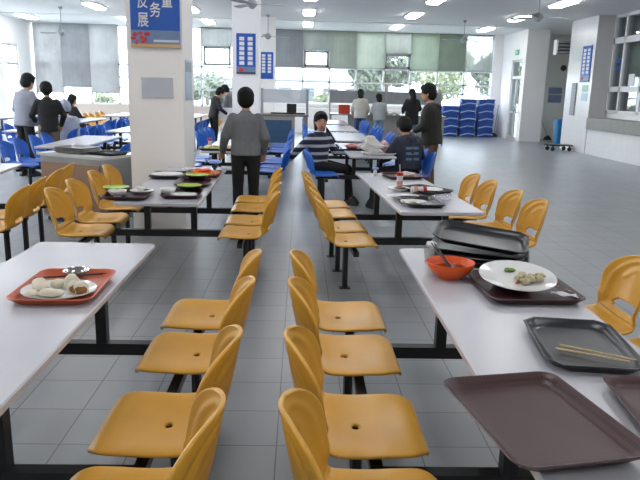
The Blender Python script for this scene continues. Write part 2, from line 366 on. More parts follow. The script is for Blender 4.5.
TREES = [(-2.2, 36, .6, 1.0, 2, 'rounded bush outside beyond the left pier'), (-.2, 35, .55, .7, 0, 'low round bush outside above the left return counter'), (1.5, 36.5, .6, .9, 2, 'low bush outside above the striped sweater girl'),
 (3.2, 35, .62, .9, 0, 'low bush outside above the orange red box'), (4.9, 38.5, 1.6, 1.7, 1, 'tall dark tree outside behind the two women in hoodies'), (8.9, 43, 1.45, 1.9, 2, 'bright leafy tree outside right of the two women in hoodies'),
 (6.2, 32, .5, .7, 1, 'low dark bush outside beside the black coat'), (11.9, 38, 1.6, 1.75, 1, 'large tree outside seen through the see-through blind'),
 (-5.2, 37, 1.1, 1.2, 1, 'tree outside seen right of the near pillar'), (-3.2, 44, .9, 1.2, 0, 'small tree outside left of the middle pillar'), (14.6, 43, 1.4, 1.4, 0, 'far tree outside near the right corner'), (-11, 38, .6, .8, 2, 'bush outside the far left window'), (8.6, 32.5, .6, .8, 0, 'bush outside just left of the right back corner')]
for (x, y, s, zc, k, lb) in TREES:
    t = thing('garden_tree', lb, 'tree', (x, y, -.5), random.uniform(0, 6), 'trees outside the windows')
    c = link('crown', crowns[k], None, t); c.scale = (s, s, s); c.location = (0, 0, .9+zc*s*.9)
    if not crowns[k].materials: crowns[k].materials.append(leafm[k])
    bm = bmesh.new(); tube(bm, [(0, 0, 0), (.05, .02, .8), (0, .05, 1.3+zc*s)], [.12*s, .1*s, .05*s]); obj('trunk', bm, bark, t)
hb = thing('office_building', 'pale building outside across the road behind the bushes', 'building', (-1.5, 62, -.5))
obj('wall', B(-8, 10, 0, 6, 0, 3.0), mat('pale render', 'b3b6b8', .8), hb, smooth=False)
for k in range(8):
    f = obj('window', B(-7+2.1*k, -5.7+2.1*k, -.05, .02, 1.0, 2.3), mat('dark pane', '4a5358', .2), hb, smooth=False)
obj('roof', B(-8.3, 10.3, -.3, 6.3, 3.0, 3.25), mat('roof slab', '8c8f90', .8), hb, smooth=False)

# ------------------------------------------------------------------ ceiling lights and fans
COLS = [(-9.15, 'in the column along the left wall'), (-5.85, 'in the second column from the left'), (-3.17, 'in the column left of the pillars'), (.18, 'in the column above the aisle'), (3.18, 'in the second column from the right'), (6.21, 'in the column nearest the right wall')]
ROWS = [(23.1, 'furthest light'), (19.6, 'second furthest light'), (16.3, 'third furthest light'), (12.9, 'fourth light from the back'), (9.5, 'fifth light from the back'), (6.0, 'sixth light from the back'), (2.6, 'light overhead near the camera'), (-1.2, 'light behind the camera')]
lt = thing('ceiling_light', 'x', 'ceiling light', (0, 0, H), 0, 'fluorescent lights on the ceiling')
bm = bmesh.new(); rings(bm, [rrect(.38, 1.30, .03, 0), rrect(.38, 1.30, .03, -.035), rrect(.36, 1.28, .03, -.037)]); obj('housing', bm, 'plastic_white', lt)
bm = bmesh.new(); rings(bm, [rrect(.32, 1.24, .06, -.038), rrect(.32, 1.24, .07, -.06), rrect(.27, 1.18, .06, -.08)]); obj('diffuser', bm, 'lamp', lt)
first = True
for cx, cn in COLS:
    for ry, rn in ROWS:
        o = lt if first else copy_tree(lt); first = False
        o.location = (cx, ry, H); o['label'] = 'fluorescent ceiling light, %s %s' % (rn, cn)
def fan(x, y, zh, rz, label):
    t = thing('ceiling_fan', label, 'ceiling fan', (x, y, H), rz, 'ceiling fans')
    bm = bmesh.new(); tube(bm, [(0, 0, 0), (0, 0, zh-H+.05)], .012); obj('rod', bm, fan_m, t)
    obj('canopy', lathe([(.06, 0), (.05, -.05), (.015, -.08)], 16), fan_m, t)
    obj('motor', lathe([(.03, zh-H+.1), (.09, zh-H+.05), (.11, zh-H), (.08, zh-H-.05), (.03, zh-H-.09)], 20), fan_m, t)
    for k in range(3):
        mx = Matrix.Rotation(2*pi*k/3, 4, 'Z') @ Matrix.Translation((0, 0, zh-H)) @ Matrix.Rotation(.18, 4, 'X')
        bm = bmesh.new(); box(bm, .1, .2, -.02, .02, -.004, .004, mx); rs = [[mx @ Vector((x_, sgn*w_, z)) for sgn, z in ((-1, -.003), (1, -.003), (1, .003), (-1, .003))] for x_, w_ in ((.18, .045), (.35, .07), (.62, .08), (.7, .05))]
        rings(bm, rs); obj('blade', bm, fan_m, t)
fan(4.97, 14.4, 3.2, .1, 'white ceiling fan nearest on the right, above the open floor')
fan(4.97, 20.9, 3.2, .6, 'small white ceiling fan in front of the green blinds')
fan(-1.05, 20.9, 3.15, .4, 'white ceiling fan seen just right of the middle pillar')
fan(-1.0, 13.6, 3.2, .05, 'white ceiling fan at the top of the middle pillar')
fan(-7.1, 20.4, 3.05, .8, 'white ceiling fan on a long rod at the far left')

# ------------------------------------------------------------------ canteen tables with fixed seats
PROF = [(0, -.020), (.002, .0), (.012, .012), (.03, .017), (.07, .014), (.13, .004), (.20, -.001), (.27, 0), (.32, .006), (.36, .022), (.39, .05), (.412, .095), (.43, .16), (.445, .23), (.458, .295), (.470, .347)]
def prof(s):
    d = 0
    for a, b in zip(PROF, PROF[1:]):
        l = math.dist(a, b)
        if s <= d+l+1e-9: t = (s-d)/l; return a[0]+(b[0]-a[0])*t, a[1]+(b[1]-a[1])*t
        d += l
    return PROF[-1]
STOT = sum(math.dist(a, b) for a, b in zip(PROF, PROF[1:]))
SJ = sum(math.dist(a, b) for a, b in zip(PROF[:11], PROF[1:11]))-.035
def shell_pt(u, s):
    x, z = prof(s)
    # light smoothing of the profile
    x1, z1 = prof(max(0, s-.02)); x2, z2 = prof(min(STOT, s+.02)); x = (x+x1+x2)/3 if .03 < s < STOT-.02 else x; z = (z+z1+z2)/3 if .03 < s < STOT-.02 else z
    if x < .085 and s < .13: w_ = .215-.075*(1-math.sqrt(max(0, 1-(1-x/.085)**2)))
    else: w_ = .215
    k = min(1, max(0, (s-SJ+.08)/.12)); w_ -= .02*k
    k2 = min(1, max(0, (s-SJ-.06)/.15)); w_ += .016*k2
    tl = .17
    if s > STOT-tl: q = (s-STOT+tl)/tl; w_ *= math.sqrt(max(.0, 1-(q*.988)**2.6))
    kb = min(1, max(0, (s-SJ+.06)/.16)); kb = kb*kb*(3-2*kb)
    x -= .085*abs(u)**2.1*kb*(w_/.2)**1.5
    z += (.030*abs(u)**2.0-.016*abs(u)**9)*(1-kb)*min(1, max(0, x/.14))+.03*abs(u)**2*kb*(1-min(1, max(0, (s-SJ)/.12)))
    if kb > .5:
        rr = math.sqrt(u*u*(w_/.2)**2 + max(0, (s-(STOT-.17))/.17)**2) if s > STOT-.17 else abs(u)*w_/.2
        x -= (.007*math.exp(-((rr-.82)/.05)**2)+.005*math.exp(-((rr-.55)/.05)**2)*(s > STOT-.14))*min(1, max(0, (s-SJ-.03)/.05))
    return Vector((x, u*w_, z))
def shell(part):
    bm = bmesh.new(); nu = 34
    s0, s1, nv = (0, SJ, 30) if part == 'pan' else (SJ, STOT, 34)
    G = [[bm.verts.new(shell_pt(-1+2*i/nu, s0+(s1-s0)*j/nv)) for i in range(nu+1)] for j in range(nv+1)]
    sb = SJ+.065; JH = int(round(.245/SJ*nv))
    if part == 'pan':
        c0 = shell_pt(0, SJ*JH/nv); ring = [(-1, -1), (0, -1), (1, -1), (1, 0), (1, 1), (0, 1), (-1, 1), (-1, 0)]
        for a, (di, dj) in enumerate(ring):
            an = pi*(1.25+.25*a); v = G[JH+dj][nu//2+di]; v.co = c0+Vector((sin(an)*.012, cos(an)*.020, .0))
    kill = []
    for j in range(nv):
        for i in range(nu):
            f = bm.faces.new((G[j][i], G[j][i+1], G[j+1][i+1], G[j+1][i]))
            u = -1+2*(i+.5)/nu; s = s0+(s1-s0)*(j+.5)/nv
            if part == 'back' and (abs(u)/.56)**4+(abs(s-sb)/.026)**4 < 1: kill.append(f)
            if part == 'pan' and i in (nu//2-1, nu//2) and j in (JH-1, JH): kill.append(f)
    bmesh.ops.delete(bm, geom=kill, context='FACES')
    bmesh.ops.recalc_face_normals(bm, faces=bm.faces[:])
    me = bpy.data.meshes.new('t'); bm.to_mesh(me); bm.free(); o = bpy.data.objects.new('t', me); C.objects.link(o)
    md = o.modifiers.new('s', 'SOLIDIFY'); md.thickness = .015; md.offset = 0; md.use_even_offset = False
    bv = o.modifiers.new('b', 'SUBSURF'); bv.levels = 1
    bpy.context.view_layer.update(); me2 = bpy.data.meshes.new_from_object(o.evaluated_get(bpy.context.evaluated_depsgraph_get()))
    bpy.data.objects.remove(o)
    for p in me2.polygons: p.use_smooth = True
    return me2
PAN, BACK = shell('pan'), shell('back')
def colour_copy(me, m): c = me.copy(); c.materials.clear(); c.materials.append(M[m]); return c
SEATY = (-.80, -.305, .305, .80)
def make_module(colour, label):
    t = thing('canteen_table', label, 'table', (0, 0, 0))
    bm = bmesh.new(); rings(bm, [rrect(.60, 2.23, .02, .722), rrect(.622, 2.25, .025, .726), rrect(.622, 2.25, .025, .744), rrect(.612, 2.24, .022, .75)]); obj('tabletop', bm, 'top', t)
    bm = bmesh.new()
    for x in (-.19, .19): box(bm, x-.02, x+.02, -.95, .95, .69, .722)
    for y in (-.52, .52): box(bm, -.17, .17, y-.02, y+.02, .69, .721)
    obj('tabletop_frame', bm, 'black', t, smooth=False)
    for y in (-.52, .52):
        for x in (-.19, .19): obj('table_leg', B(x-.024, x+.024, y-.024, y+.024, .425, .692), 'black', t, smooth=False)
        obj('crossbar', B(-.60, .60, y-.025, y+.025, .37, .425), 'black', t, smooth=False)
    for sx in (-1, 1):
        obj('seat_rail', B(sx*.60-.02, sx*.60+.02, -1.0, 1.0, .385, .42), 'black', t, smooth=False)
        for y in (-.52, 0, .52):
            bm = bmesh.new(); X = sx*.615
            tube(bm, [(X-sx*.03, y, .40), (X-sx*.004, y, .385), (X, y, .35), (X, y, .006)], .03, 8, .8); p = obj('post', bm, 'black', t)
            obj('foot_plate', B(X-.045, X+.045, y-.035, y+.035, .0, .006), 'black', p, smooth=False)
        for y in SEATY:
            p = link('seat', colour_copy(PAN, colour) if (sx, y) == (-1, -.80) else t['_p'], None, t) if False else link('seat', MOD[colour][0], None, t)
            p.location = (sx*.43, y, .452); p.rotation_euler = (0, 0, 0 if sx > 0 else pi)
            link('backrest', MOD[colour][1], None, p)
            bm = bmesh.new(); box(bm, .08, .30, -.03, .03, -.035, -.015); obj('bracket', bm, 'black', p, smooth=False)
    return t
MOD = {c: (colour_copy(PAN, c), colour_copy(BACK, c)) for c in ('orange', 'blue')}
protos = {'orange': None, 'blue': None}
MODS = [('orange', .86, 2.35, 0.0, 'white canteen table with orange seats, nearest on the right, with an orange bowl on it'),
 ('orange', -1.085, 2.35, 0.0, 'white canteen table with orange seats, nearest on the left, with one orange tray'),
 ('orange', .965, 5.72, 3.5, 'white canteen table with orange seats, second on the right, with a red capped bottle'),
 ('orange', -1.07, 5.88, 1.0, 'white canteen table with orange seats in front of the big pillar, covered with lime bowls'),
 ('orange', -3.12, 5.88, 6.5, 'orange-seated canteen table at the left edge, showing the backs of its seats'),
 ('blue', .93, 9.72, 1.5, 'canteen table with blue seats where the striped sweater girl sits'),
 ('blue', -1.03, 9.98, 0.5, 'canteen table with blue seats where the man in the grey sweater stands'),
 ('blue', -3.30, 10.10, 1.0, 'blue-seated canteen table left of the big pillar, behind the steel cabinet'),
 ('blue', .93, 12.5, 0.0, 'empty blue-seated canteen table behind the one with plastic bags, right of the aisle'),
 ('blue', -1.03, 12.95, 0.0, 'blue-seated canteen table left of the aisle, just before the tray return counter'),
 ('blue', -3.30, 13.45, 0.0, 'blue-seated canteen table behind the first one left of the big pillar'),
 ('blue', -4.95, 12.95, 0.0, 'blue-seated canteen table beside the two standing boys at the left'),
 ('blue', .93, 15.3, 0.0, 'third blue-seated canteen table right of the aisle'),
 ('blue', .93, 18.2, 0.0, 'furthest blue-seated canteen table right of the aisle, before the women in hoodies'),
 ('blue', -3.30, 16.8, 0.0, 'third blue-seated canteen table left of the pillars'),
 ('blue', -5.30, 16.3, 0.0, 'blue-seated canteen table behind the seated girl with long black hair'),
 ('orange', -5.30, 19.9, 0.0, 'far orange-seated canteen table under the left window'),
 ('orange', -3.30, 20.3, 0.0, 'far orange-seated canteen table seen just right of the big pillar'),
 ('blue', -7.45, 13.2, 0.0, 'blue-seated canteen table at the far left, level with the standing boys'),
 ('blue', -7.45, 16.7, 0.0, 'blue-seated canteen table at the far left, near the left door')]
for c, x, y, a, lb in MODS:
    if protos[c] is None: protos[c] = o = make_module(c, lb)
    else: o = copy_tree(protos[c])
    o.location = (x, y, 0); o.rotation_euler = (0, 0, radians(a)); o['label'] = lb; o['group'] = 'canteen tables with %s seats' % c
TZ = .7505
# ------------------------------------------------------------------ tableware
def tray(label, x, y, z=TZ, rz=0, w=.32, h=.43, m='tray_brown', tilt=(0, 0), chamfer=False, cat='tray', group='cafeteria trays'):
    bm = bmesh.new(); n = 1 if chamfer else 6; r = .045 if chamfer else .05
    rings(bm, [rrect(w-.06, h-.06, r, 0, n), rrect(w-.03, h-.03, r, .014, n), rrect(w-.006, h-.006, r, .026, n), rrect(w, h, r, .028, n), rrect(w-.004, h-.004, r, .031, n), rrect(w-.016, h-.016, r, .030, n), rrect(w-.036, h-.036, r*.9, .016, n), rrect(w-.058, h-.058, r*.8, .007, n), rrect(w-.09, h-.09, r*.7, .0055, n)])
    o = obj('cafeteria_tray', bm, m, ang=50); tag(o, label, cat, group, (x, y, z), (tilt[0], tilt[1], rz)); return o
def bowl_mesh(r, h, foot=.45, t=.004):
    pr = [(r*foot*.9, 0), (r*foot, .0), (r*foot, .008), (r*.72, h*.3), (r*.92, h*.7), (r, h), (r-t*.4, h+.002), (r-t, h), (r*.92-t, h*.7), (r*.7-t, h*.32), (r*foot*.8, .014)]
    return lathe(pr, 36)
def bowl(label, x, y, z, r, h, m, name='soup_bowl', group=None, tilt=(0, 0)):
    o = obj(name, bowl_mesh(r, h), m, ang=60); tag(o, label, 'bowl', group, (x, y, z), (tilt[0], tilt[1], 0)); return o
def plate(label, x, y, z, r, m='china', sy=1, rz=0, tilt=(0, 0), name='dinner_plate'):
    o = obj(name, lathe([(r*.55, 0), (r*.6, 0), (r*.62, .006), (r*.95, .018), (r, .022), (r*.995, .0245), (r*.93, .022), (r*.66, .0105), (r*.5, .009)], 44, sy=sy), m, ang=60)
    return tag(o, label, 'plate', None, (x, y, z), (tilt[0], tilt[1], rz))
def lump(bm, c, r, s=0, amp=.15):
    b2 = bmesh.new(); bmesh.ops.create_icosphere(b2, subdivisions=3, radius=1)
    for v in b2.verts:
        k = 1+amp*noise.noise(v.co*1.6+Vector((s*3.1, 0, 0))); v.co = Vector((v.co.x*r[0]*k, v.co.y*r[1]*k, v.co.z*r[2]*k))+Vector(c)
    me = bpy.data.meshes.new('x'); b2.to_mesh(me); b2.free(); bm.from_mesh(me); bpy.data.meshes.remove(me); return bm
def food(name, label, cat, m, c, r, s=0, amp=.15, group=None, rot=(0, 0, 0)):
    o = obj(name, lump(bmesh.new(), (0, 0, 0), r, s, amp), m); tag(o, label, cat, group, c, rot); return o
def stick(label, a, b, m='wood', r=.0035, group=None, name='chopstick'):
    a, b = Vector(a), Vector(b); bm = bmesh.new(); L_ = (b-a).length; tube(bm, [(0, 0, 0), (L_, 0, 0)], [r, r*.6], 8)
    o = obj(name, bm, m); o.location = a; o.rotation_mode = 'XYZ'; o.rotation_euler = (b-a).to_track_quat('X', 'Z').to_euler(); return tag(o, label, 'chopstick', group, None, None)

# --- nearest left table
tray('orange red tray with a plate of dumplings on the nearest left table', -.96, 2.62, TZ, .03, .33, .45, 'tray_orange')
pl = plate('white oval plate of dumplings on the orange red tray', -.955, 2.54, TZ+.008, .145, sy=.92)
DP = [(-1.02, 2.53, .034, .03, .022), (-.985, 2.60, .028, .024, .018), (-1.055, 2.60, .03, .028, .02), (-.965, 2.475, .05, .026, .018), (-1.04, 2.475, .026, .02, .015)]
nm = ['round white dumpling at the left of the dumpling plate', 'small white dumpling at the back of the dumpling plate', 'flattest pale dumpling at the far left of the plate', 'long pale dumpling nearest the plate front', 'smallest dumpling at the front left rim of the plate']
for k, (x, y, a, b, c) in enumerate(DP): food('dumpling', nm[k], 'dumpling', 'dumpling', (x, y, TZ+.018+c*.9), (a, b, c), k, .18, 'dumplings on the left plate')
for k, (x, y, z, lb) in enumerate([(-.895, 2.545, .04, 'half eaten bun with brown filling, on the dumpling plate'), (-.925, 2.60, .055, 'whole white bun standing behind the half eaten buns'), (-.865, 2.53, .032, 'browned bun piece at the right of the dumpling plate')]):
    t = thing('steamed_bun', lb, 'bun', (x, y, TZ+.012), 0, 'steamed buns on the left plate')
    obj('dough', lump(bmesh.new(), (0, 0, .024), (.03, .026, .028 if k != 1 else .04), k+5, .15), 'dumpling', t)
    if k != 1: obj('filling', lump(bmesh.new(), (.004, -.012, .022), (.024, .018, .02), k+8, .2), 'filling', t)
stick('dark chopstick lying across the orange red tray behind the buns', (-1.10, 2.66, TZ+.036), (-.84, 2.74, TZ+.036), 'dark', group='pair of dark chopsticks')
stick('dark chopstick lying closest to the steel bowl on the orange tray', (-1.10, 2.665, TZ+.036), (-.83, 2.76, TZ+.036), 'dark', group='pair of dark chopsticks')
bowl('shiny small steel bowl at the back of the orange red tray', -.965, 2.775, TZ+.008, .055, .035, 'chrome', 'steel_bowl')

# --- nearest right table
brown = M['tray_brown']
tray('large dark brown tray overhanging the near end of the right table', .617, 1.515, TZ+.012, .18, .355, .47, 'tray_brown')
tray('charcoal tray with two bamboo chopsticks on the nearest right table', .955, 2.05, TZ, -.13, .31, .45, 'tray_black', chamfer=True)
stick('bamboo chopstick on the charcoal tray, the rear one of the pair', (.88, 2.04, TZ+.018), (1.08, 1.915, TZ+.020), 'wood', group='pair of bamboo chopsticks')
stick('bamboo chopstick on the charcoal tray, the front one of the pair', (.855, 2.01, TZ+.018), (1.05, 1.90, TZ+.020), 'wood', group='pair of bamboo chopsticks')
tray('dark brown tray cut off by the right edge, beside the charcoal tray', 1.03, 1.56, TZ, -.1, .31, .42, 'tray_brown')
tray('dark brown tray under the big white plate', .975, 2.71, TZ, .02, .40, .33+.12, 'tray_brown')
bowl('dark shallow bowl hidden under the big white plate', .955, 2.77, TZ+.007, .085, .03, 'dark', 'shallow_bowl')
plate('big white plate with pale leftovers and a green leaf', .958, 2.735, TZ+.042, .166, tilt=(radians(8), 0))
for k in range(9):
    a = k*2.4; rr_ = .012*math.sqrt(k)*1.35
    food('food_morsel', 'pale lump of leftover food on the big white plate', 'food', 'food', (.995+rr_*cos(a)*1.3, 2.70+rr_*sin(a), TZ+.058+.004*(k % 3)+(rr_*sin(a))*.13), (.021, .018, .014), k, .3, 'leftovers on the big white plate')
food('vegetable_leaf', 'green vegetable piece at the back of the big white plate', 'vegetable', 'leaf', (.945, 2.80, TZ+.070), (.026, .018, .008), 3, .3)
food('red_morsel', 'tiny red pepper piece among the pale leftovers', 'food', mat('red pepper', 'a8431f', .4), (.935, 2.655, TZ+.052), (.010, .008, .006), 3, .2)
# napkin and spoon on the tray
bm = bmesh.new(); rs = []
for j in range(5): rs.append([Vector((-.055+.11*i/8, -.02+.01*j, .004*sin(i*1.3+j))) for i in range(9)])
for j in range(4, -1, -1): rs.append([Vector((-.055+.11*i/8, -.02+.01*j, .004*sin(i*1.3+j)+.003)) for i in range(9)])
rings(bm, rs, False, (False, False)); tag(obj('paper_napkin', bm, 'paper'), 'folded white paper napkin at the right of the big white plate', 'napkin', None, (1.12, 2.60, TZ+.02), (0, 0, -.5))
sp = thing('spoon', 'small steel spoon between the plate and the napkin', 'spoon', (1.085, 2.70, TZ+.034), radians(-60))
bm = bmesh.new(); ellipsoid(bm, (0, 0, 0), (.022, .015, .004)); obj('spoon_bowl', bm, 'chrome', sp)
bm = bmesh.new(); tube(bm, [(.018, 0, .001), (.06, 0, .006), (.12, 0, .0)], [.003, .0025, .004], 8, .5); obj('handle', bm, 'chrome', sp)
ob = bowl('bright orange bowl with dark chopsticks in it, on the nearest right table', .70, 2.90, TZ, .112, .076, 'bowl_orange')
sc_ = obj('soup', lathe([(.0005, .0), (.084, .0), (.084, .002), (.0005, .0025)], 30, (False, False)), mat('reddish brown soup', '5e2416', .12, var=.2, vscale=40)); tag(sc_, 'reddish broth left inside the bright orange bowl', 'soup', None, (.70, 2.90, TZ+.044))
stick('black chopstick standing in the orange bowl, left one', (.695, 2.86, TZ+.048), (.635, 3.04, TZ+.13), 'dark', .0045, 'black chopsticks in the orange bowl')
stick('black chopstick standing in the orange bowl, right one', (.705, 2.865, TZ+.048), (.65, 3.04, TZ+.128), 'dark', .0045, 'black chopsticks in the orange bowl')
cp = thing('plastic_cup', 'clear crumpled cup with green leftovers behind the orange bowl', 'cup', (.66, 3.16, TZ))
obj('cup_wall', lathe([(.028, 0), (.036, .08), (.037, .082), (.035, .08), (.027, .003)], 20), 'film', cp)
obj('contents', lump(bmesh.new(), (0, 0, .04), (.026, .026, .036), 4, .3), mat('pale green leftovers', '9aa07a', .6, var=.3, vscale=60), cp)
obj('napkin_ball', lump(bmesh.new(), (.0, .0, .095), (.022, .02, .018), 9, .5), 'paper', cp)
ST = [('lowest charcoal tray of the stack at the far end of the right table', 0, 0, 0), ('second charcoal tray of the stack behind the orange bowl', .006, -.01, .01), ('third charcoal tray of the stack behind the orange bowl', -.006, .008, .03), ('topmost charcoal tray of the stack behind the orange bowl', .01, .03, .10)]
for k, (lb, dx_, dy_, ti) in enumerate(ST):
    tray(lb, .915+dx_, 3.20+dy_, TZ+k*.021+.235*ti*.8+(.022 if k == 3 else .004*k), radians(90-19), .31, .47, 'tray_black', tilt=(ti, -.13 if k == 3 else -.02*k), chamfer=True)

# --- second right table
tray('black tray with a white plate at the near end of the second right table', .93, 4.93, TZ, .1, .30, .42, 'tray_black')
plate('white plate with scraps on the front tray of the second right table', .86, 4.87, TZ+.008, .10)
plate('white oval plate overlapping the front tray of the second right table', .82, 5.14, TZ+.008, .13, sy=.7)
food('food_scrap', 'small pale scrap on the front plate of the second right table', 'food', 'food', (.86, 4.87, TZ+.024), (.03, .02, .008), 2, .3)
tray('black tray with a pale plate, middle of the second right table', 1.08, 5.58, TZ, .6, .32, .44, 'tray_black')
plate('white plate on the middle tray of the second right table', 1.12, 5.55, TZ+.008, .11)
plate('white plate left of the red capped bottle lying down', .86, 5.62, TZ, .10)
food('food_scrap', 'brown scrap on the plate left of the lying bottle', 'food', 'filling', (.87, 5.62, TZ+.024), (.05, .03, .01), 5, .3)
tray('dark tray with crumpled wrappers at the far end of the second right table', 1.02, 6.52, TZ, .2, .36, .40, 'tray_brown')
food('crumpled_wrapper', 'crumpled pink and white wrapper on the furthest tray of the second right table', 'wrapper', mat('pink white wrapper', 'c9b3b3', .5, var=.3, vscale=30), (1.06, 6.46, TZ+.035), (.09, .06, .03), 5, .5)
food('crumpled_wrapper', 'clear crumpled plastic at the near right corner of the second right table', 'wrapper', 'film', (1.13, 5.10, TZ+.028), (.07, .05, .025), 7, .5)
def bottle(label, x, y, z, rot=(0, 0, 0), lying=False, straw=True):
    t = thing('drink_bottle', label, 'bottle', (x, y, z)); t.rotation_euler = rot
    obj('bottle_body', lathe([(.026, 0), (.03, .004), (.03, .05), (.026, .07), (.03, .09), (.028, .105), (.018, .118)], 20), mat('milky bottle', 'c9c4c4', .3), t)
    obj('label_band', lathe([(.0305, .02), (.0308, .022), (.0308, .05), (.0305, .052)], 20, (False, False)), mat('pink bottle label', 'c98a8a', .4), t)
    obj('cap', lathe([(.0295, .10), (.0305, .102), (.0305, .128), (.028, .131)], 20), 'red', t)
    if straw: bm = bmesh.new(); tube(bm, [(.0, 0, .12), (-.006, 0, .2)], .0035); obj('straw', bm, 'plastic_white', t)
bottle('upright milk bottle with red cap and straw on the second right table', .90, 5.86, TZ)
bottle('milk bottle with red cap lying down on the second right table', .94, 5.46, TZ+.031, (0, radians(90), .15), straw=False)
bt = thing('drink_pouch', 'small pale bottle with blue cap at the far left of the second right table', 'bottle', (.76, 6.60, TZ))
obj('bottle_body', lathe([(.016, 0), (.018, .004), (.018, .05), (.010, .065)], 16), 'plastic_white', bt)
obj('cap', lathe([(.03, .066), (.034, .07), (.03, .084), (.02, .086)], 16), mat('pale blue cap', '6f8fd0', .4), bt)

# --- second left table
tray('dark tray at the near left corner of the table before the pillar', -1.31, 5.01, TZ, .03, .34, .43, 'tray_brown')
tray('dark tray at the near right corner of the table before the pillar', -.92, 5.12, TZ, .06, .31, .42, 'tray_brown')
tray('dark brown tray with a lime dish, second from the near right corner', -.93, 5.72, TZ, .04, .31, .42, 'tray_brown')
tray('black tray with a large plate on the left side of the pillar table', -1.24, 6.20, TZ, .05, .32, .43, 'tray_black')
tray('red brown tray with orange packets at the far right of the pillar table', -.93, 6.35, TZ, .03, .34, .43, mat('red brown tray', '5b2b22', .4))
def lime_bowl(label, x, y, z, r=.088):
    t = thing('lime_bowl', label, 'bowl', (x, y, z), 0, 'lime green and black bowls')
    obj('bowl_body', bowl_mesh(r, .05), 'dark', t, ang=60)
    obj('lime_lining', lathe([(r*.5, .043), (r*.72-.003, .044), (r*.925-.003, .047), (r-.002, .0525), (r+.003, .0545), (r+.003, .050), (r+.0005, .050)], 32, (True, False)), 'lime', t)
lime_bowl('lime green lined bowl at the near left of the pillar table', -1.43, 5.11, TZ+.008, .095)
lime_bowl('lime green lined bowl on the near right tray of the pillar table', -.89, 5.28, TZ+.008, .095)
lime_bowl('lime green lined bowl furthest back on the pillar table', -.93, 5.95, TZ+.008, .10)
bowl('white rice bowl in front of the near left lime bowl', -1.38, 4.96, TZ+.008, .07, .048, 'china')
bowl('white rice bowl between the two near trays', -1.02, 5.06, TZ+.008, .062, .055, 'china')
plate('white saucer plate right of the near left lime bowl', -1.24, 5.15, TZ+.008, .095)
bowl('small white cup resting on the saucer plate', -1.25, 5.16, TZ+.02, .035, .035, 'china', 'tea_cup')
plate('white oval dish in front of the right lime bowl', -.885, 5.0, TZ+.008, .10, sy=.8)
plate('large white plate on the black tray at the left side of the pillar table', -1.25, 6.18, TZ+.010, .15)
bowl('small pale bowl behind the large white plate', -1.13, 6.55, TZ, .05, .04, 'china')
food('orange_packet', 'crumpled orange packet at the far right of the pillar table', 'packet', 'bowl_orange', (-.93, 6.33, TZ+.036), (.11, .08, .035), 4, .4)
food('orange_packet', 'brownish orange packet at the table edge, right of the orange one', 'packet', mat('tan packet', 'a8643c', .5, var=.2), (-.82, 6.28, TZ+.03), (.05, .09, .028), 6, .4)
bowl('white dish at the far end of the pillar table behind the orange packet', -1.02, 6.66, TZ, .09, .03, 'china')
bt = thing('drink_pouch', 'small bottle with a wide blue top at the far end of the pillar table', 'bottle', (-.89, 6.85, TZ))
obj('bottle_body', lathe([(.014, 0), (.016, .004), (.016, .05), (.010, .065)], 16), 'dark', bt)
obj('cap', lathe([(.05, .062), (.065, .075), (.055, .095), (.03, .10)], 18), mat('blue top', '7f9ad8', .4), bt)
# --- third row tables
tray('black tray of food in front of the man in the grey sweater', -1.14, 9.08, TZ, 0, .50, .36, 'tray_black')
food('rice_pile', 'pale yellow food on the tray before the grey sweater man', 'food', mat('yellowish food', 'bdb77f', .6, var=.3, vscale=40), (-1.2, 9.08, TZ+.032), (.13, .1, .035), 4, .35)
food('bread_piece', 'light brown food at the right of the grey sweater man\'s tray', 'food', mat('light brown food', 'b08f68', .6, var=.2), (-1.0, 9.08, TZ+.03), (.07, .08, .03), 6, .35)
bottle('bottle with a red cap behind the grey sweater man\'s tray', -1.28, 9.38, TZ, straw=False)
tray('white tray under the plastic bags on the striped sweater girl\'s table', 1.06, 8.92, TZ, pi/2, .32, .46, 'plastic_white')
bag = fabric('white carrier bag', 'e4e2e0', .4)
food('plastic_bag', 'big white crumpled plastic bag on the table before the boy in navy', 'bag', bag, (.96, 8.96, TZ+.125), (.14, .12, .09), 11, .7)
food('plastic_bag', 'pinkish printed plastic bag just right of the big white bag', 'bag', mat('pink white bag', 'd9b5b4', .5, var=.35, vscale=14), (1.17, 9.08, TZ+.10), (.09, .09, .065), 12, .7)
tray('dark tray with snack packets beside the striped sweater girl', .84, 9.62, TZ, 0, .34, .44, 'tray_brown')
food('snack_packet', 'red and white snack packet next to the striped sweater girl', 'packet', mat('red white packet', 'c47a78', .5, var=.4, vscale=20), (.76, 9.6, TZ+.05), (.09, .06, .04), 15, .5)
food('snack_packet', 'white snack packet in the middle of the girl\'s table', 'packet', mat('white packet', 'cfcdc8', .5, var=.2, vscale=20), (.88, 9.52, TZ+.05), (.06, .05, .05), 16, .5)
food('snack_packet', 'small yellow green packet on the girl\'s table', 'packet', mat('yellow green packet', 'b9b04a', .5), (.96, 9.50, TZ+.04), (.035, .03, .035), 17, .3)

# ------------------------------------------------------------------ steel cabinet left of the big pillar
cb = thing('steel_cabinet', 'low steel cabinet with a wood panel, standing left of the big near pillar', 'cabinet', (-2.2, 7.3, 0), radians(152))
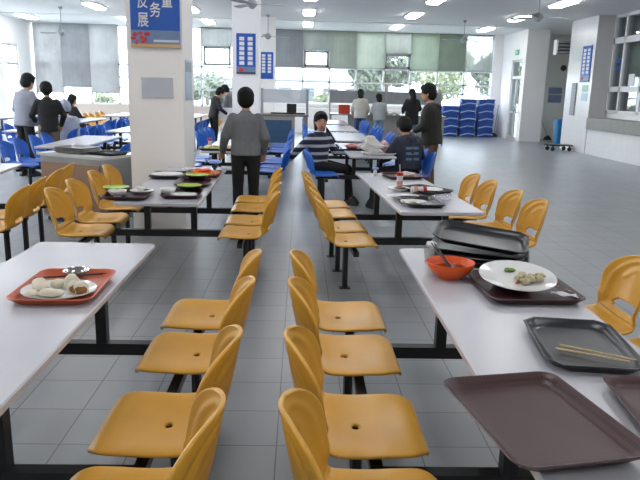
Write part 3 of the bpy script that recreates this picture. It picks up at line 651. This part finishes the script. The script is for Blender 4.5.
# local x runs along the left face, local -y is the depth away from it
obj('cabinet_body', B(0.01, .95, -.63, -.012, .05, .77), 'steel', cb, bevel=.006)
obj('wood_panel', B(.03, .93, -.012, .0, .08, .70), mat('brown wood panel', '8a6a50', .45, var=.12, vscale=3), cb, smooth=False)
obj('worktop', B(-.02, .98, -.65, .02, .77, .80), mat('pale steel worktop', 'c4c4c2', .3, .25, var=.05), cb, bevel=.005)
for x in (.06, .90):
    for y in (-.58, -.06): obj('leg', B(x-.02, x+.02, y-.02, y+.02, 0, .05), 'black', cb, smooth=False)
for k in range(3): tray(['lower steel serving pan on the low steel cabinet', 'middle steel serving pan on the low steel cabinet', 'top steel serving pan on the low steel cabinet'][k], -2.62, 7.80, .801+.02*k, radians(62), .34, .48, 'steel', cat='pan', group='steel pans on the cabinet')
tray('black tray at the pillar end of the steel cabinet', -2.22, 7.66, .801, radians(62), .32, .42, 'tray_black')

# ------------------------------------------------------------------ pillar signs
def board(name, label, cat, x, y, z, w_, h, rz=0, m='blue', d=.02):
    t = thing(name, label, cat, (x, y, z), rz); obj('panel', B(-w_/2, w_/2, -d, 0, 0, h), m, t, smooth=False); return t
bluep = mat('poster blue', '1a55ad', .35, var=.12, vscale=3)
t = board('banner_board', 'blue poster with white Chinese characters high on the near pillar', 'poster', -1.51, 7.098, 1.97, .50, 1.3, m=bluep)
gy = mat('poster grey blue', '6d84a6', .4, var=.15, vscale=6)
obj('lower_picture', B(-.25, .25, -.021, -.019, .03, .17), gy, t, smooth=False)
obj('sand_strip', B(-.25, .25, -.0215, -.019, 0, .035), mat('poster sand', 'c9a878', .4, var=.1), t, smooth=False)
bm = bmesh.new()
for k in range(9): ellipsoid(bm, (-.205+.06*(k % 3)+random.uniform(-.025, .02), -.021, .06+.036*(k//3)+random.uniform(-.015, .015)), (random.uniform(.014, .036), .004, random.uniform(.014, .026)), None, 10, 6)
obj('red_flowers', bm, mat('poster red', 'b83a45', .5, var=.3, vscale=30), t)
obj('slogan_strip', B(-.02, .24, -.0225, -.019, .055, .078), mat('poster pale strip', 'c9d4df', .5), t, smooth=False)
for s, x, z, sz in (('反', -.122, .445, .125), ('展', -.122, .262, .125), ('务', .004, .36, .125), ('量', .125, .455, .125), ('服', .004, .55, .125), ('发', -.122, .63, .125), ('质', .125, .64, .125)):
    text_mesh('character', s, sz, 'plastic_white', t, (x, -.022, z), (pi/2, 0, 0), bold=.0012).scale = (.92, 1.25, 1)
t = board('notice_sleeve', 'pale plastic notice sleeve stuck below the blue poster on the near pillar', 'notice', -1.51, 7.099, 1.465, .32, .20, m=mat('pale grey blue paper', 'e2e6ee', .35, var=.06, vscale=10), d=.006)
obj('sleeve_film', B(-.165, .165, -.009, -.007, -.005, .205), 'film', t, smooth=False)
t = board('paper_sheet', 'narrow pale blue sheet on the aisle side of the near pillar', 'notice', -1.238, 7.42, 1.44, .42, .42, pi/2, mat('pale blue sheet', '9fb2c4', .4), .004)
obj('sheet_heading', B(-.18, .18, -.006, -.003, .30, .40), mat('grey heading', '6f7f88', .4), t, smooth=False)
def menu_board(label, x, y, z, w_, h, rz, rows=6, flower=True):
    t = board('menu_board', label, 'notice board', x, y, z, w_, h, rz, bluep)
    for i in range(2):
        for j in range(rows):
            cx = w_*(-.24+.44*i+.02); cz = h*(.93-(.72/rows)*(j+.5))
            bm = B(cx-w_*.13, cx+w_*.13, -.024, -.019, cz-h*.27/rows, cz+h*.27/rows); obj('paper_slip', bm, 'paper', t, smooth=False)
    if flower:
        obj('bottom_picture', B(-w_/2, w_/2, -.022, -.019, .03, h*.18), gy, t, smooth=False)
        obj('bottom_edge', B(-w_/2, w_/2, -.023, -.019, 0, .04), mat('dark board edge', '3b3f4a', .4), t, smooth=False)
        bm = bmesh.new(); ellipsoid(bm, (-w_*.25, -.023, h*.10), (w_*.15, .004, h*.05)); obj('red_flower', bm, MATS['poster red'], t)
    return t
menu_board('blue notice board with two columns of slips on the middle pillar', -1.175, 14.298, 1.88, .40, .82, 0)
menu_board('blue notice board on the far pillar, right of the bigger blue board', -1.12, 21.498, 1.90, .42, .82, 0, flower=False)
menu_board('tall blue notice board on the white tiled pier at the right', 8.098, 19.08, 2.0, .62, 1.0, -pi/2, 7)
t = board('wall_grille', 'narrow grey grille panel on the white tiled pier', 'vent', 8.098, 19.72, 1.04, .32, .94, -pi/2, mat('grey grille', '8c8c8c', .5), .03)
for k in range(9): obj('slat', B(-.14, .14, -.04, -.028, .06+k*.095, .09+k*.095), 'greyalu', t, smooth=False)
board('paper_notice', 'green notice on the tiled pier under the tall blue board', 'notice', 8.098, 19.0, 1.74, .42, .18, -pi/2, mat('green notice', '9fc4b4', .5, var=.1), .006)
board('paper_notice', 'light blue notice below the green notice on the tiled pier', 'notice', 8.098, 19.0, 1.46, .42, .23, -pi/2, mat('light blue notice', 'b9d3de', .5), .006)
board('paper_notice', 'pale square notice left of the tall blue board on the pier', 'notice', 8.098, 19.75, 2.60, .36, .36, -pi/2, mat('pale notice', 'bcc8c6', .5), .006)
t = board('exit_sign', 'small green exit sign above the glazed door in the right wall', 'sign', 7.648, 23.95, 2.98, .34, .18, -pi/2, mat('green sign', '1e8a5e', .4, emit=.3), .03)
obj('running_figure', B(-.06, .06, -.033, -.03, .04, .14), 'plastic_white', t, smooth=False)
t = thing('wall_louvre', 'grey slatted louvre bracket projecting from the left of the tiled pier', 'louvre', (7.72, 20.62, 2.86))
obj('side_flange', B(0, .05, -.12, .12, -.04, .40), 'plastic_white', t, smooth=False)
obj('end_plate', B(.50, .56, -.12, .12, 0, .40), 'greyalu', t, smooth=False)
for k in range(4): obj('slat', B(.05, .50, -.1, .1, .02+k*.10, .065+k*.10), 'greyalu', t, smooth=False)
obj('backing', B(.05, .50, .06, .1, 0, .38), mat('dark backing', '55575a', .6), t, smooth=False)
t = thing('wall_fan', 'small round dark wall fan in the grey recess', 'fan', (9.62, 24.68, 2.60)); obj('fan_ring', lathe([(.04, 0), (.10, .0), (.11, .05), (.09, .08), (.03, .09)], 20, mx=Matrix.Rotation(pi/2, 4, 'X')), mat('dark brown metal', '3c302c', .5), t)
t = thing('paper_notice', 'two dark blue notices on the grey recess wall', 'notice', (9.45, 24.698, 1.35)); obj('notice_sheet', B(-.28, .22, -.01, 0, .32, .55), mat('muted blue notice', '7a86a8', .5, var=.2), t, smooth=False); obj('notice_sheet', B(-.28, .22, -.01, 0, 0, .28), MATS['muted blue notice'], t, smooth=False)
tag(obj('fire_alarm', lathe([(.1, 0), (.1, .05), (.04, .08)], 18, mx=Matrix.Rotation(pi/2, 4, 'X')), 'dark'), 'small black round box on the left edge of the grey recess', 'box', None, (8.75, 24.69, 1.68))
t = thing('plastic_bin', 'tall light blue plastic bin beside the white tiled pier', 'bin', (8.95, 22.6, 0))
obj('bin_body', (lambda b: (rings(b, [rrect(.36, .36, .05, 0), rrect(.44, .44, .06, .76)]), b)[-1])(bmesh.new()), mat('light blue plastic', '2b7fb8', .4), t)
obj('bin_lid', (lambda b: (rings(b, [rrect(.46, .46, .06, .76), rrect(.46, .46, .06, .80), rrect(.40, .40, .06, .83)]), b)[-1])(bmesh.new()), MATS['light blue plastic'], t)
def broom(label, a, b_):
    t = thing('broom', label, 'broom', a); d = Vector(b_)-Vector(a); bm = bmesh.new(); tube(bm, [(0, 0, .1), d], .014); obj('handle', bm, 'greyalu', t)
    bm = bmesh.new(); rings(bm, [rrect(.30, .10, .03, .0), rrect(.26, .07, .03, .08), rrect(.08, .05, .02, .16)]); obj('broom_head', bm, 'dark', t)
broom('broom leaning on the grey recess wall behind the blue bin', (9.15, 24.3, 0), (-.0+8.72, 24.6, 1.25))
broom('broom leaning beside the blue crates in the right back corner', (7.4, 25.2, 0), (7.58, 25.5, 1.2))
t = thing('floor_trolley', 'low flat black trolley on castors in front of the tiled pier', 'trolley', (7.72, 19.45, 0), .1)
obj('deck', B(-.38, .30, -.22, .22, .15, .19), 'black', t, smooth=False)
for x in (-.30, .22):
    for y in (-.17, .17):
        bm = bmesh.new(); lathe([(.03, -.02), (.06, -.018), (.06, .018), (.03, .02)], 14, (True, True), bm, Matrix.Translation((x, y, .06)) @ Matrix.Rotation(pi/2, 4, 'X')); box(bm, x-.015, x+.015, y-.025, y+.025, .06, .151); obj('castor', bm, 'dark', t)

t = thing('paper_notice', 'white paper stuck on the service window glass', 'notice', (8.635, 17.45, 1.90)); obj('sheet', B(-.004, 0, -.16, .14, 0, .30), 'paper', t, smooth=False)
t = thing('paper_notice', 'pair of small blue stickers on the service window glass', 'sticker', (8.635, 18.28, 2.32))
for k in range(2): obj('sticker', B(-.004, 0, -.12, .12, .2*k, .2*k+.10), bluep, t, smooth=False)
kt = thing('kitchen_cooker', 'pale steel cooker unit inside the kitchen behind the service window', 'cooker', (10.2, 15.5, 0))
obj('body', B(-.5, .5, -1.5, 1.5, 0, 1.5), 'steel', kt, bevel=.02); obj('hood', B(-.6, .6, -1.6, 1.6, 2.0, 2.5), 'steel', kt, bevel=.02); obj('flue', B(-.15, .15, -.15, .15, 1.5, H), 'steel', kt, smooth=False)
# ------------------------------------------------------------------ blue crates wrapped in film
crate_m = mat('deep blue crate', '1a4593', .4, var=.1, vscale=5)
ct = thing('plastic_crate', 'x', 'crate', (0, 0, 0), 0, 'blue plastic crates in the back corner')
bm = bmesh.new(); rings(bm, [rrect(.56, .42, .03, 0), rrect(.57, .43, .03, .02), rrect(.57, .43, .03, .24), rrect(.60, .46, .03, .245), rrect(.60, .46, .03, .28), rrect(.56, .42, .03, .28), rrect(.54, .40, .03, .03)]); obj('crate_body', bm, crate_m, ct)
bm = bmesh.new(); tube(bm, [(-.304, -.233, .05), (0, -.236, .13), (.304, -.233, .10)], .022, 6, .12, up=(0, 1, 0)); obj('stretch_film', bm, mat('wrinkled film', '9fb2d6', .25, var=.2, vscale=20), ct)
first = True
for (x, y, n, st) in ((5.62, 25.1, 4, 'left'), (6.29, 25.15, 5, 'middle'), (6.96, 25.1, 5, 'right')):
    for k in range(n):
        o = ct if first else copy_tree(ct); first = False
        nth = {0: 'bottom', n-1: 'top'}.get(k, ['', 'second', 'third', 'fourth'][k] if k < 4 else '')
        o.location = (x+random.uniform(-.02, .02), y, .282*k); o['label'] = 'blue crate, %s from the floor in the %s crate stack' % (nth, st) if nth not in ('bottom', 'top') else '%s blue crate of the %s crate stack in the back corner' % (nth, st)

# ------------------------------------------------------------------ tray return stations
def monitor(label, x, y, z, w_, h, m, d=.2, rz=0):
    pass
st = thing('return_counter', 'steel tray return counter with grey glass screens, left of the aisle end', 'counter', (-.95, 16.5, 0))
obj('counter_top', B(-.5, 1.13, 0, .62, .93, .99), 'steel', st, smooth=False)
obj('front_edge', B(-.5, 1.14, -.02, .0, .93, .97), mat('brown counter edge', '7b6f64', .4), st, smooth=False)
obj('front_panel', B(-.48, .80, .03, .06, .1, .93), mat('grey steel front', 'a8a6a2', .4, .5), st, smooth=False)
obj('blue_panel', B(.02, .72, .0, .03, .28, .84), mat('dull blue panel', '2f4f6e', .4, var=.08), st, smooth=False)
obj('end_panel', B(1.0, 1.12, .02, .62, 0, .93), 'steel', st, smooth=False)
for x in (-.45, .0): obj('leg', B(x-.03, x+.03, .1, .16, 0, .93), 'steel', st, smooth=False)
for x in (-.45, -.02, 1.10): obj('screen_post', B(x-.03, x+.03, .1, .14, .99, 1.60), 'greyalu', st, smooth=False)
obj('screen_pane', B(-.42, -.05, .11, .13, 1.26, 1.58), 'milk', st, smooth=False)
obj('screen_pane', B(.01, 1.07, .11, .13, 1.26, 1.58), 'milk', st, smooth=False)
tag(obj('card_reader', B(-.14, .10, -.1, .1, 0, .25), mat('black device', '1a1514', .4), bevel=.01), 'black box shaped device on the left return counter', 'device', None, (-.22, 16.8, .99))
tag(obj('black_tray_pile', B(-.45, .40, -.12, .08, 0, .035), 'dark', bevel=.008), 'flat black pile of trays on the edge of the left return counter', 'tray', None, (-.30, 16.62, .9905))
tag(obj('steel_basin', bowl_mesh(.14, .08), 'chrome'), 'small steel basin at the left end of the left return counter', 'basin', None, (-1.12, 16.8, .99))
st = thing('return_counter', 'long tray return counter with grey screens behind the women in hoodies', 'counter', (.95, 20.3, 0))
obj('counter_top', B(-.1, 3.5, 0, .8, .86, .90), 'steel', st, smooth=False)
obj('front_panel', B(.5, 3.4, .25, .3, .05, .86), MATS['grey steel front'], st, smooth=False)
for x in (-.05, 3.42): obj('leg', B(x-.03, x+.03, .03, .09, 0, .86), 'steel', st, smooth=False)
for x in (-.06, 1.7, 3.42): obj('screen_post', B(x-.02, x+.02, .5, .54, .90, 1.62), 'greyalu', st, smooth=False)
gs = mat('grey screen', '7b8083', .35, var=.08)
obj('screen_panel', B(-.04, 1.68, .51, .53, 1.22, 1.60), gs, st, smooth=False)
obj('screen_panel', B(1.72, 3.40, .51, .53, 1.22, 1.60), gs, st, smooth=False)
tag(obj('red_crate', B(-.17, .17, -.14, .14, 0, .27), mat('orange red crate', 'b0371c', .45, var=.1), bevel=.02), 'orange red box on the return counter left of the women', 'box', None, (1.32, 20.55, .901))
for k, (x, lb) in enumerate(((2.75, 'white heap of bowls on the counter left of the black coat'), (2.95, 'white heap of plates on the counter nearest the black coat'))):
    food('dish_heap', lb, 'dishes', 'china', (x, 20.5, .95), (.15-.04*k, .1, .05), 20+k, .5)
struct(obj('trim_3_heater_cover', B(-.95, 5.2, YB-.45, YB-.02, 0, .92), 'white_wall', smooth=False))

# ------------------------------------------------------------------ people
def loft(bm, rs, M_=None, n=16):
    out = []
    for (c, rx, ry) in rs:
        ring = [Vector((c[0]+rx*cos(2*pi*i/n), c[1]+ry*sin(2*pi*i/n), c[2])) for i in range(n)]
        out.append([M_ @ p for p in ring] if M_ is not None else ring)
    rings(bm, out)
def blob_tube(bm, pts, rr):
    tube(bm, pts, rr, 12)
    for p, r in zip(pts, rr): ellipsoid(bm, p, (r, r, r), None, 12, 8)
def person(name, label, loc, rz, lean=0, side=0, twist=0, sit=False, H_=1.7, elb=None, wri=None, head=(0, 0), top='grey', bottom='black', topr=1.0, long=0, hood=False, hair='short', knees=None, ankles=None, vox=.012, group=None, shoes='shoe', look=True, bag=None):
    root = thing(name, label, 'person', loc, rz)
    k = H_/1.7; S = Matrix.Scale(k, 4)
    hip = Vector((0, 0, .56 if sit else .93))
    M_ = S @ Matrix.Translation(hip) @ Matrix.Rotation(-lean, 4, 'X') @ Matrix.Rotation(side, 4, 'Y') @ Matrix.Rotation(twist, 4, 'Z')
    sh = [Vector((s*.165, -.005, .405)) for s in (-1, 1)]
    elb = elb or [(-.235, -.03, .17), (.235, -.03, .17)]; wri = wri or [(-.25, .05, -.07), (.25, .05, -.07)]
    E_ = [M_ @ Vector(e) for e in elb]; W_ = [M_ @ Vector(e) for e in wri]; SH = [M_ @ s for s in sh]
    if sit: kn = knees or [(-.11, .42, .52), (.11, .42, .52)]; an = ankles or [(-.12, .44, .10), (.12, .44, .10)]; hp = [(-.09, .02, .56), (.09, .02, .56)]
    else: kn = knees or [(-.095, .03, .50), (.095, .03, .50)]; an = ankles or [(-.10, -.01, .09), (.10, -.01, .09)]; hp = [(-.09, 0, .90), (.09, 0, .90)]
    HP, KN, AN = [[S @ Vector(p) for p in q] for q in (hp, kn, an)]
    # head frame
    nod, turn = head
    HM = M_ @ Matrix.Translation((0, .012, .462)) @ Matrix.Scale(1.1, 4) @ Matrix.Rotation(turn, 4, 'Z') @ Matrix.Rotation(-nod, 4, 'X')
    HR = HM.to_3x3()*(1/k)
    def hp_(x, y, z): return HM @ Vector((x, y, z))
    # ---- body : one continuous surface
    bm = bmesh.new()
    loft(bm, [((0, 0, -.06), .12, .09), ((0, 0, .1), .125, .085), ((0, 0, .28), .14, .09), ((0, 0, .42), .14, .08), ((0, -.01, .47), .07, .055)], M_)
    blob_tube(bm, [M_ @ Vector((0, -.012, .40)), hp_(0, .0, .08)], [.052*k, .046*k])
    ellipsoid(bm, hp_(0, .0, .165), (.078*k, .094*k, .112*k), HR)
    ellipsoid(bm, hp_(0, .028, .10), (.054*k, .062*k, .058*k), HR)
    ellipsoid(bm, hp_(0, .088, .128), (.013*k, .022*k, .014*k), HR, 10, 8); ellipsoid(bm, hp_(0, .086, .15), (.010*k, .015*k, .026*k), HR, 10, 8)
    for s in (-1, 1): ellipsoid(bm, hp_(s*.076, -.005, .145), (.010*k, .020*k, .03*k), HR, 10, 8)
    for i in (0, 1):
        blob_tube(bm, [SH[i], E_[i], W_[i]], [.045*k, .034*k, .026*k])
        blob_tube(bm, [HP[i], KN[i], AN[i]], [.075*k, .048*k, .034*k])
        blob_tube(bm, [AN[i], AN[i]+S @ Vector((0, .12, -.05))], [.036*k, .03*k])
        # hand
        d = (W_[i]-E_[i]).normalized(); q = d.to_track_quat('Y', 'Z').to_matrix()
        inward = Vector((-1 if i else 1, 0, 0))
        ellipsoid(bm, W_[i]+d*.045*k, (.038*k, .052*k, .017*k), q, 12, 8)
        for f in range(4):
            off = q @ Vector(((f-1.5)*.019*k, .08*k, 0)); L_ = (.062, .072, .067, .05)[f]*k
            p0 = W_[i]+off; p1 = p0+d*L_*.5+q @ Vector((0, 0, -.006)); p2 = p1+(d*.8+q @ Vector((0, 0, -.6))).normalized()*L_*.5
            blob_tube(bm, [p0-d*.02, p1, p2], [.0095*k, .0088*k, .0078*k])
        th0 = W_[i]+q @ Vector((inward.x*.03*k, .025*k, 0)); th1 = th0+q @ Vector((inward.x*.03*k, .03*k, -.005)); th2 = th1+q @ Vector((inward.x*.004*k, .03*k, -.012))
        blob_tube(bm, [th0, th1, th2], [.011*k, .0105*k, .009*k])
    link('body', remesh(bm, vox*.72 if vox < .014 else vox*.85, 2), 'skin', root)
    # ---- face
    if look:
        for s in (-1, 1):
            b2 = bmesh.new(); ellipsoid(b2, hp_(s*.030, .083, .163), (.013*k, .008*k, .006*k), HR, 10, 8); obj('eye', b2, 'eye', root)
            b2 = bmesh.new(); ellipsoid(b2, hp_(s*.032, .084, .186), (.019*k, .007*k, .004*k), HR, 10, 8); obj('eyebrow', b2, 'hair', root)
        b2 = bmesh.new(); ellipsoid(b2, hp_(0, .085, .092), (.022*k, .010*k, .007*k), HR, 12, 8); obj('mouth', b2, 'lip', root)
    # ---- hair
    b2 = bmesh.new()
    ellipsoid(b2, hp_(0, -.012, .190), (.096*k, .104*k, .098*k), HR); ellipsoid(b2, hp_(0, -.036, .145), (.094*k, .078*k, .098*k), HR)
    ellipsoid(b2, hp_(0, .055, .236), (.062*k, .042*k, .032*k), HR)
    if hair == 'long': blob_tube(b2, [hp_(0, -.04, .15), hp_(0, -.085, .02), hp_(0, -.09, -.12)], [.085*k, .08*k, .06*k])
    if hair == 'bob': blob_tube(b2, [hp_(0, -.035, .15), hp_(0, -.05, .06)], [.092*k, .085*k])
    if hair == 'pony': blob_tube(b2, [hp_(0, -.10, .16), hp_(.02, -.13, .08), hp_(.05, -.10, -.03)], [.035*k, .032*k, .018*k])
    link('hair', remesh(b2, .011, 2), 'hair', root)
    # ---- top
    b2 = bmesh.new(); g = topr
    zl = -.10-long
    rs = [((0, 0, zl), (.165+.05*long)*g, (.118+.05*long)*g), ((0, 0, 0), .162*g, .115*g), ((0, 0, .14), .156*g, .108*g), ((0, 0, .28), .172*g, .115*g), ((0, -.005, .37), .172*g, .108*g), ((0, -.01, .425), .135*g, .088*g), ((0, -.008, .465), .075, .068), ((0, -.004, .495), .06, .058)]
    if sit: rs = rs[1:] if not long else rs[1:]
    loft(b2, rs, M_)
    for i in (0, 1):
        blob_tube(b2, [SH[i]+(M_.to_3x3() @ Vector((-.015 if i else .015, 0, -.005))), E_[i], W_[i]-(W_[i]-E_[i]).normalized()*.01], [.062*g*k, .054*g*k, .042*g*k])
    if hood: blob_tube(b2, [M_ @ Vector((-.085, -.01, .45)), M_ @ Vector((-.05, -.085, .435)), M_ @ Vector((0, -.11, .41)), M_ @ Vector((.05, -.085, .435)), M_ @ Vector((.085, -.01, .45))], [.035*k, .045*k, .05*k, .045*k, .035*k])
    if hood == 'up': ellipsoid(b2, hp_(0, -.03, .18), (.105*k, .115*k, .13*k), HR)
    link('sweater' if long <= 0 else 'coat', remesh(b2, vox, 5), top, root)
    # ---- trousers and shoes
    b2 = bmesh.new(); T0 = S @ Matrix.Translation(hip)
    ellipsoid(b2, T0 @ Vector((0, -.0, -.0)), (.158*k, .115*k, .12*k))
    for i in (0, 1): blob_tube(b2, [HP[i], KN[i], AN[i]+Vector((0, 0, .0))], [.093*k, .068*k, .056*k])
    link('trousers', remesh(b2, vox, 5), bottom, root)
    for i in (0, 1):
        b2 = bmesh.new(); a = AN[i]; f0 = Vector((a.x, a.y-.07*k, 0))
        rings(b2, [[Vector((a.x+px*k, a.y+py*k, z)) for px, py in ((.03, -.07), (.045, .02), (.045, .12), (.02, .185), (-.02, .185), (-.045, .12), (-.045, .02), (-.03, -.07))] for z in (.004, .03)] + [[Vector((a.x+px*k*.8, a.y+py*k*q_, z)) for px, py in ((.03, -.07), (.045, .02), (.045, .12), (.02, .185), (-.02, .185), (-.045, .12), (-.045, .02), (-.03, -.07))] for z, q_ in ((.07, .8), (.10, .45))])
        obj('shoe', b2, shoes, root)
    return root, M_, HM
grey_knit = mat('grey knit sweater', '6c6f73', .9, var=.1, vscale=6, bump=.5, bscale=60)
blk = mat('black trousers', '121316', .8, var=.15)
hoodie_d = mat('dark olive hoodie', '24241f', .85, var=.2, vscale=5, bump=.3)
brown_t = mat('brown trousers', '6a4f3d', .8, var=.12)
navy = mat('navy jacket', '121a30', .6, var=.25, vscale=5, bump=.3, bscale=30)
cream = mat('cream hoodie', 'b9b6ac', .9, var=.06, bump=.3); pale = mat('light grey hoodie', 'a3a8ab', .9, var=.06, bump=.3)
jeans = mat('blue jeans', '26406e', .8, var=.15); ljeans = mat('light blue jeans', '6f93ad', .8, var=.1); blk_coat = mat('black coat', '0d0d11', .8, var=.2)
stripe = stripes('navy and white striped knit', '1a2138', 'b4b7bf', 2, 9.5, .62)
# man in grey sweater, back to the camera, reaching left to the tray
person('person', 'person in a grey sweater and black trousers, standing with back turned left of the aisle', (-.62, 7.5, 0), radians(6), lean=.10, H_=1.60, long=-.055, elb=[(-.245, .0, .19), (.235, -.04, .17)], wri=[(-.28, .22, .02), (.22, .14, -.0)], head=(.1, 0), top=grey_knit, bottom=blk, topr=1.12, vox=.011)
# boy in dark hoodie, left profile
person('person', 'person in a dark hoodie and brown trousers, standing in left profile by the blue chairs', (1.93, 9.7, 0), radians(64), lean=.09, H_=1.73, elb=[(-.22, .05, .17), (.22, .06, .17)], wri=[(-.12, .20, .12), (.08, .22, .13)], head=(.12, .2), top=hoodie_d, bottom=brown_t, topr=1.28, hood=True, vox=.011)
# seated girl with striped sweater, on the aisle-side blue seat
person('person', 'person in a navy and white striped sweater, sitting and turned towards the camera', (.25, 9.34, 0), radians(-138), lean=.05, sit=True, H_=1.66, elb=[(-.29, .06, .18), (.31, -.08, .24)], wri=[(-.42, .22, .20), (.36, -.20, .08)], head=(.0, -.55), top=stripe, bottom=blk, topr=1.08, hair='bob', vox=.011, knees=[(-.40, .22, .50), (-.26, .36, .50)], ankles=[(-.42, .26, .10), (-.27, .38, .10)])
# boy in navy jacket, back to camera, on the right side seats
r_, M_, _ = person('person', 'person in a navy jacket with pale blue print, sitting with back to the camera', (1.48, 8.9, 0), radians(20), lean=.2, sit=True, H_=1.66, elb=[(-.26, .10, .20), (.26, .10, .20)], wri=[(-.22, .34, .18), (.22, .34, .18)], head=(.35, .05), top=navy, bottom=blk, topr=1.25, hood=True, vox=.012, knees=[(-.42, .18, .52), (-.33, .33, .52)], ankles=[(-.44, .20, .10), (-.35, .36, .10)])
bm = bmesh.new()
for k in range(3):
    y_ = -.142+.004*k
    rs = [[M_ @ Vector((-.10+.2*i/8, y_-.012*cos((i-4)/4*1.2)+.012, z)) for i in range(9)] for z in (.31-.075*k, .275-.075*k)]
    rings(bm, rs, False, (False, False))
    rs = [[M_ @ Vector((-.10+.2*i/8, y_-.012*cos((i-4)/4*1.2)+.016, z)) for i in range(9)] for z in (.31-.075*k, .275-.075*k)]
    rings(bm, rs, False, (False, False))
obj('back_print', bm, mat('pale blue print', '51708f', .6, var=.3, vscale=40), r_)
# women at the counter
person('person', 'person in a cream hoodie and blue jeans at the back counter, seen from behind', (1.74, 19.6, 0), 0, lean=.06, H_=1.66, elb=[(-.24, .05, .17), (.24, .05, .17)], wri=[(-.20, .24, .0), (.20, .24, .0)], head=(.3, 0), top=cream, bottom=jeans, topr=1.2, hood=True, hair='bob', vox=.016, look=False)
person('person', 'shorter person in a light grey hoodie and pale jeans at the back counter', (2.29, 19.55, 0), .1, lean=.06, H_=1.55, elb=[(-.24, .05, .17), (.24, .05, .17)], wri=[(-.20, .24, .0), (.20, .24, .0)], head=(.3, 0), top=pale, bottom=ljeans, topr=1.2, hood=True, hair='bob', vox=.016, look=False)
person('person', 'person in a black coat and light blue jeans, back turned, at the back counter', (3.25, 19.5, 0), .15, lean=.03, H_=1.70, elb=[(-.25, .03, .19), (.25, .03, .19)], wri=[(-.20, .22, .10), (.20, .22, .10)], head=(.15, .2), top=blk_coat, bottom=ljeans, topr=1.25, long=.16, hair='long', vox=.016, look=False)
person('person', 'person in a black suit bending forward, seen right of the near pillar', (-2.30, 17.6, 0), radians(-60), lean=.18, H_=1.64, elb=[(-.24, .07, .17), (.24, .07, .17)], wri=[(-.18, .30, .08), (.18, .30, .08)], head=(.45, 0), top=mat('black suit', '14161f', .7, var=.15), bottom=blk, topr=1.1, vox=.016)
person('person', 'person in a grey jacket facing left, half hidden behind the middle pillar', (-1.92, 18.6, 0), radians(70), lean=.2, H_=1.72, elb=[(-.24, .07, .17), (.24, .07, .17)], wri=[(-.18, .30, .08), (.18, .30, .08)], head=(.45, 0), top=mat('grey jacket', '6a6d70', .8, var=.1), bottom=blk, topr=1.1, vox=.016)
tag(obj('white_box', B(-.2, .2, -.15, .15, 0, .32), 'paper', bevel=.01), 'white box on the table between the two people right of the near pillar', 'box', None, (-1.95, 17.72, .751))
# left side people
person('person', 'person in a light grey jacket, the taller of two standing at the far left', (-4.72, 11.5, 0), radians(-30), lean=.12, H_=1.76, elb=[(-.25, .02, .17), (.25, .06, .17)], wri=[(-.24, .20, .02), (.20, .28, .08)], head=(.2, 0), top=mat('light grey jacket', '8d909c', .85, var=.1), bottom=blk, topr=1.2, vox=.014)
person('person', 'person in a black vest over beige, the shorter of two standing at the far left', (-4.20, 11.2, 0), radians(25), lean=.1, H_=1.63, elb=[(-.26, .04, .18), (.26, .04, .18)], wri=[(-.20, .25, .10), (.22, .2, .02)], head=(.25, 0), top=mat('black and beige top', '1c1c1c', .85, var=.2), bottom=mat('beige trousers', '6c6250', .8), topr=1.05, vox=.014, look=False)
person('person', 'person with a pale grey hood up, sitting bent forward beside the two standing boys', (-4.20, 12.2, 0), radians(50), lean=.15, sit=True, H_=1.66, elb=[(-.22, .18, .22), (.22, .18, .22)], wri=[(-.12, .38, .28), (.12, .38, .28)], head=(.3, 0), top=mat('pale grey hoodie up', '9ea4b4', .85, var=.08), bottom=blk, topr=1.25, hood='up', vox=.014, look=False)
person('person', 'person with long black hair in black, sitting behind the pale hooded person', (-5.86, 17.1, 0), radians(-35), lean=.1, sit=True, H_=1.72, head=(.1, 0), elb=[(-.24, .10, .20), (.24, .10, .20)], wri=[(-.18, .32, .18), (.18, .32, .18)], top=blk_coat, bottom=blk, topr=1.15, hair='long', vox=.014, look=False)
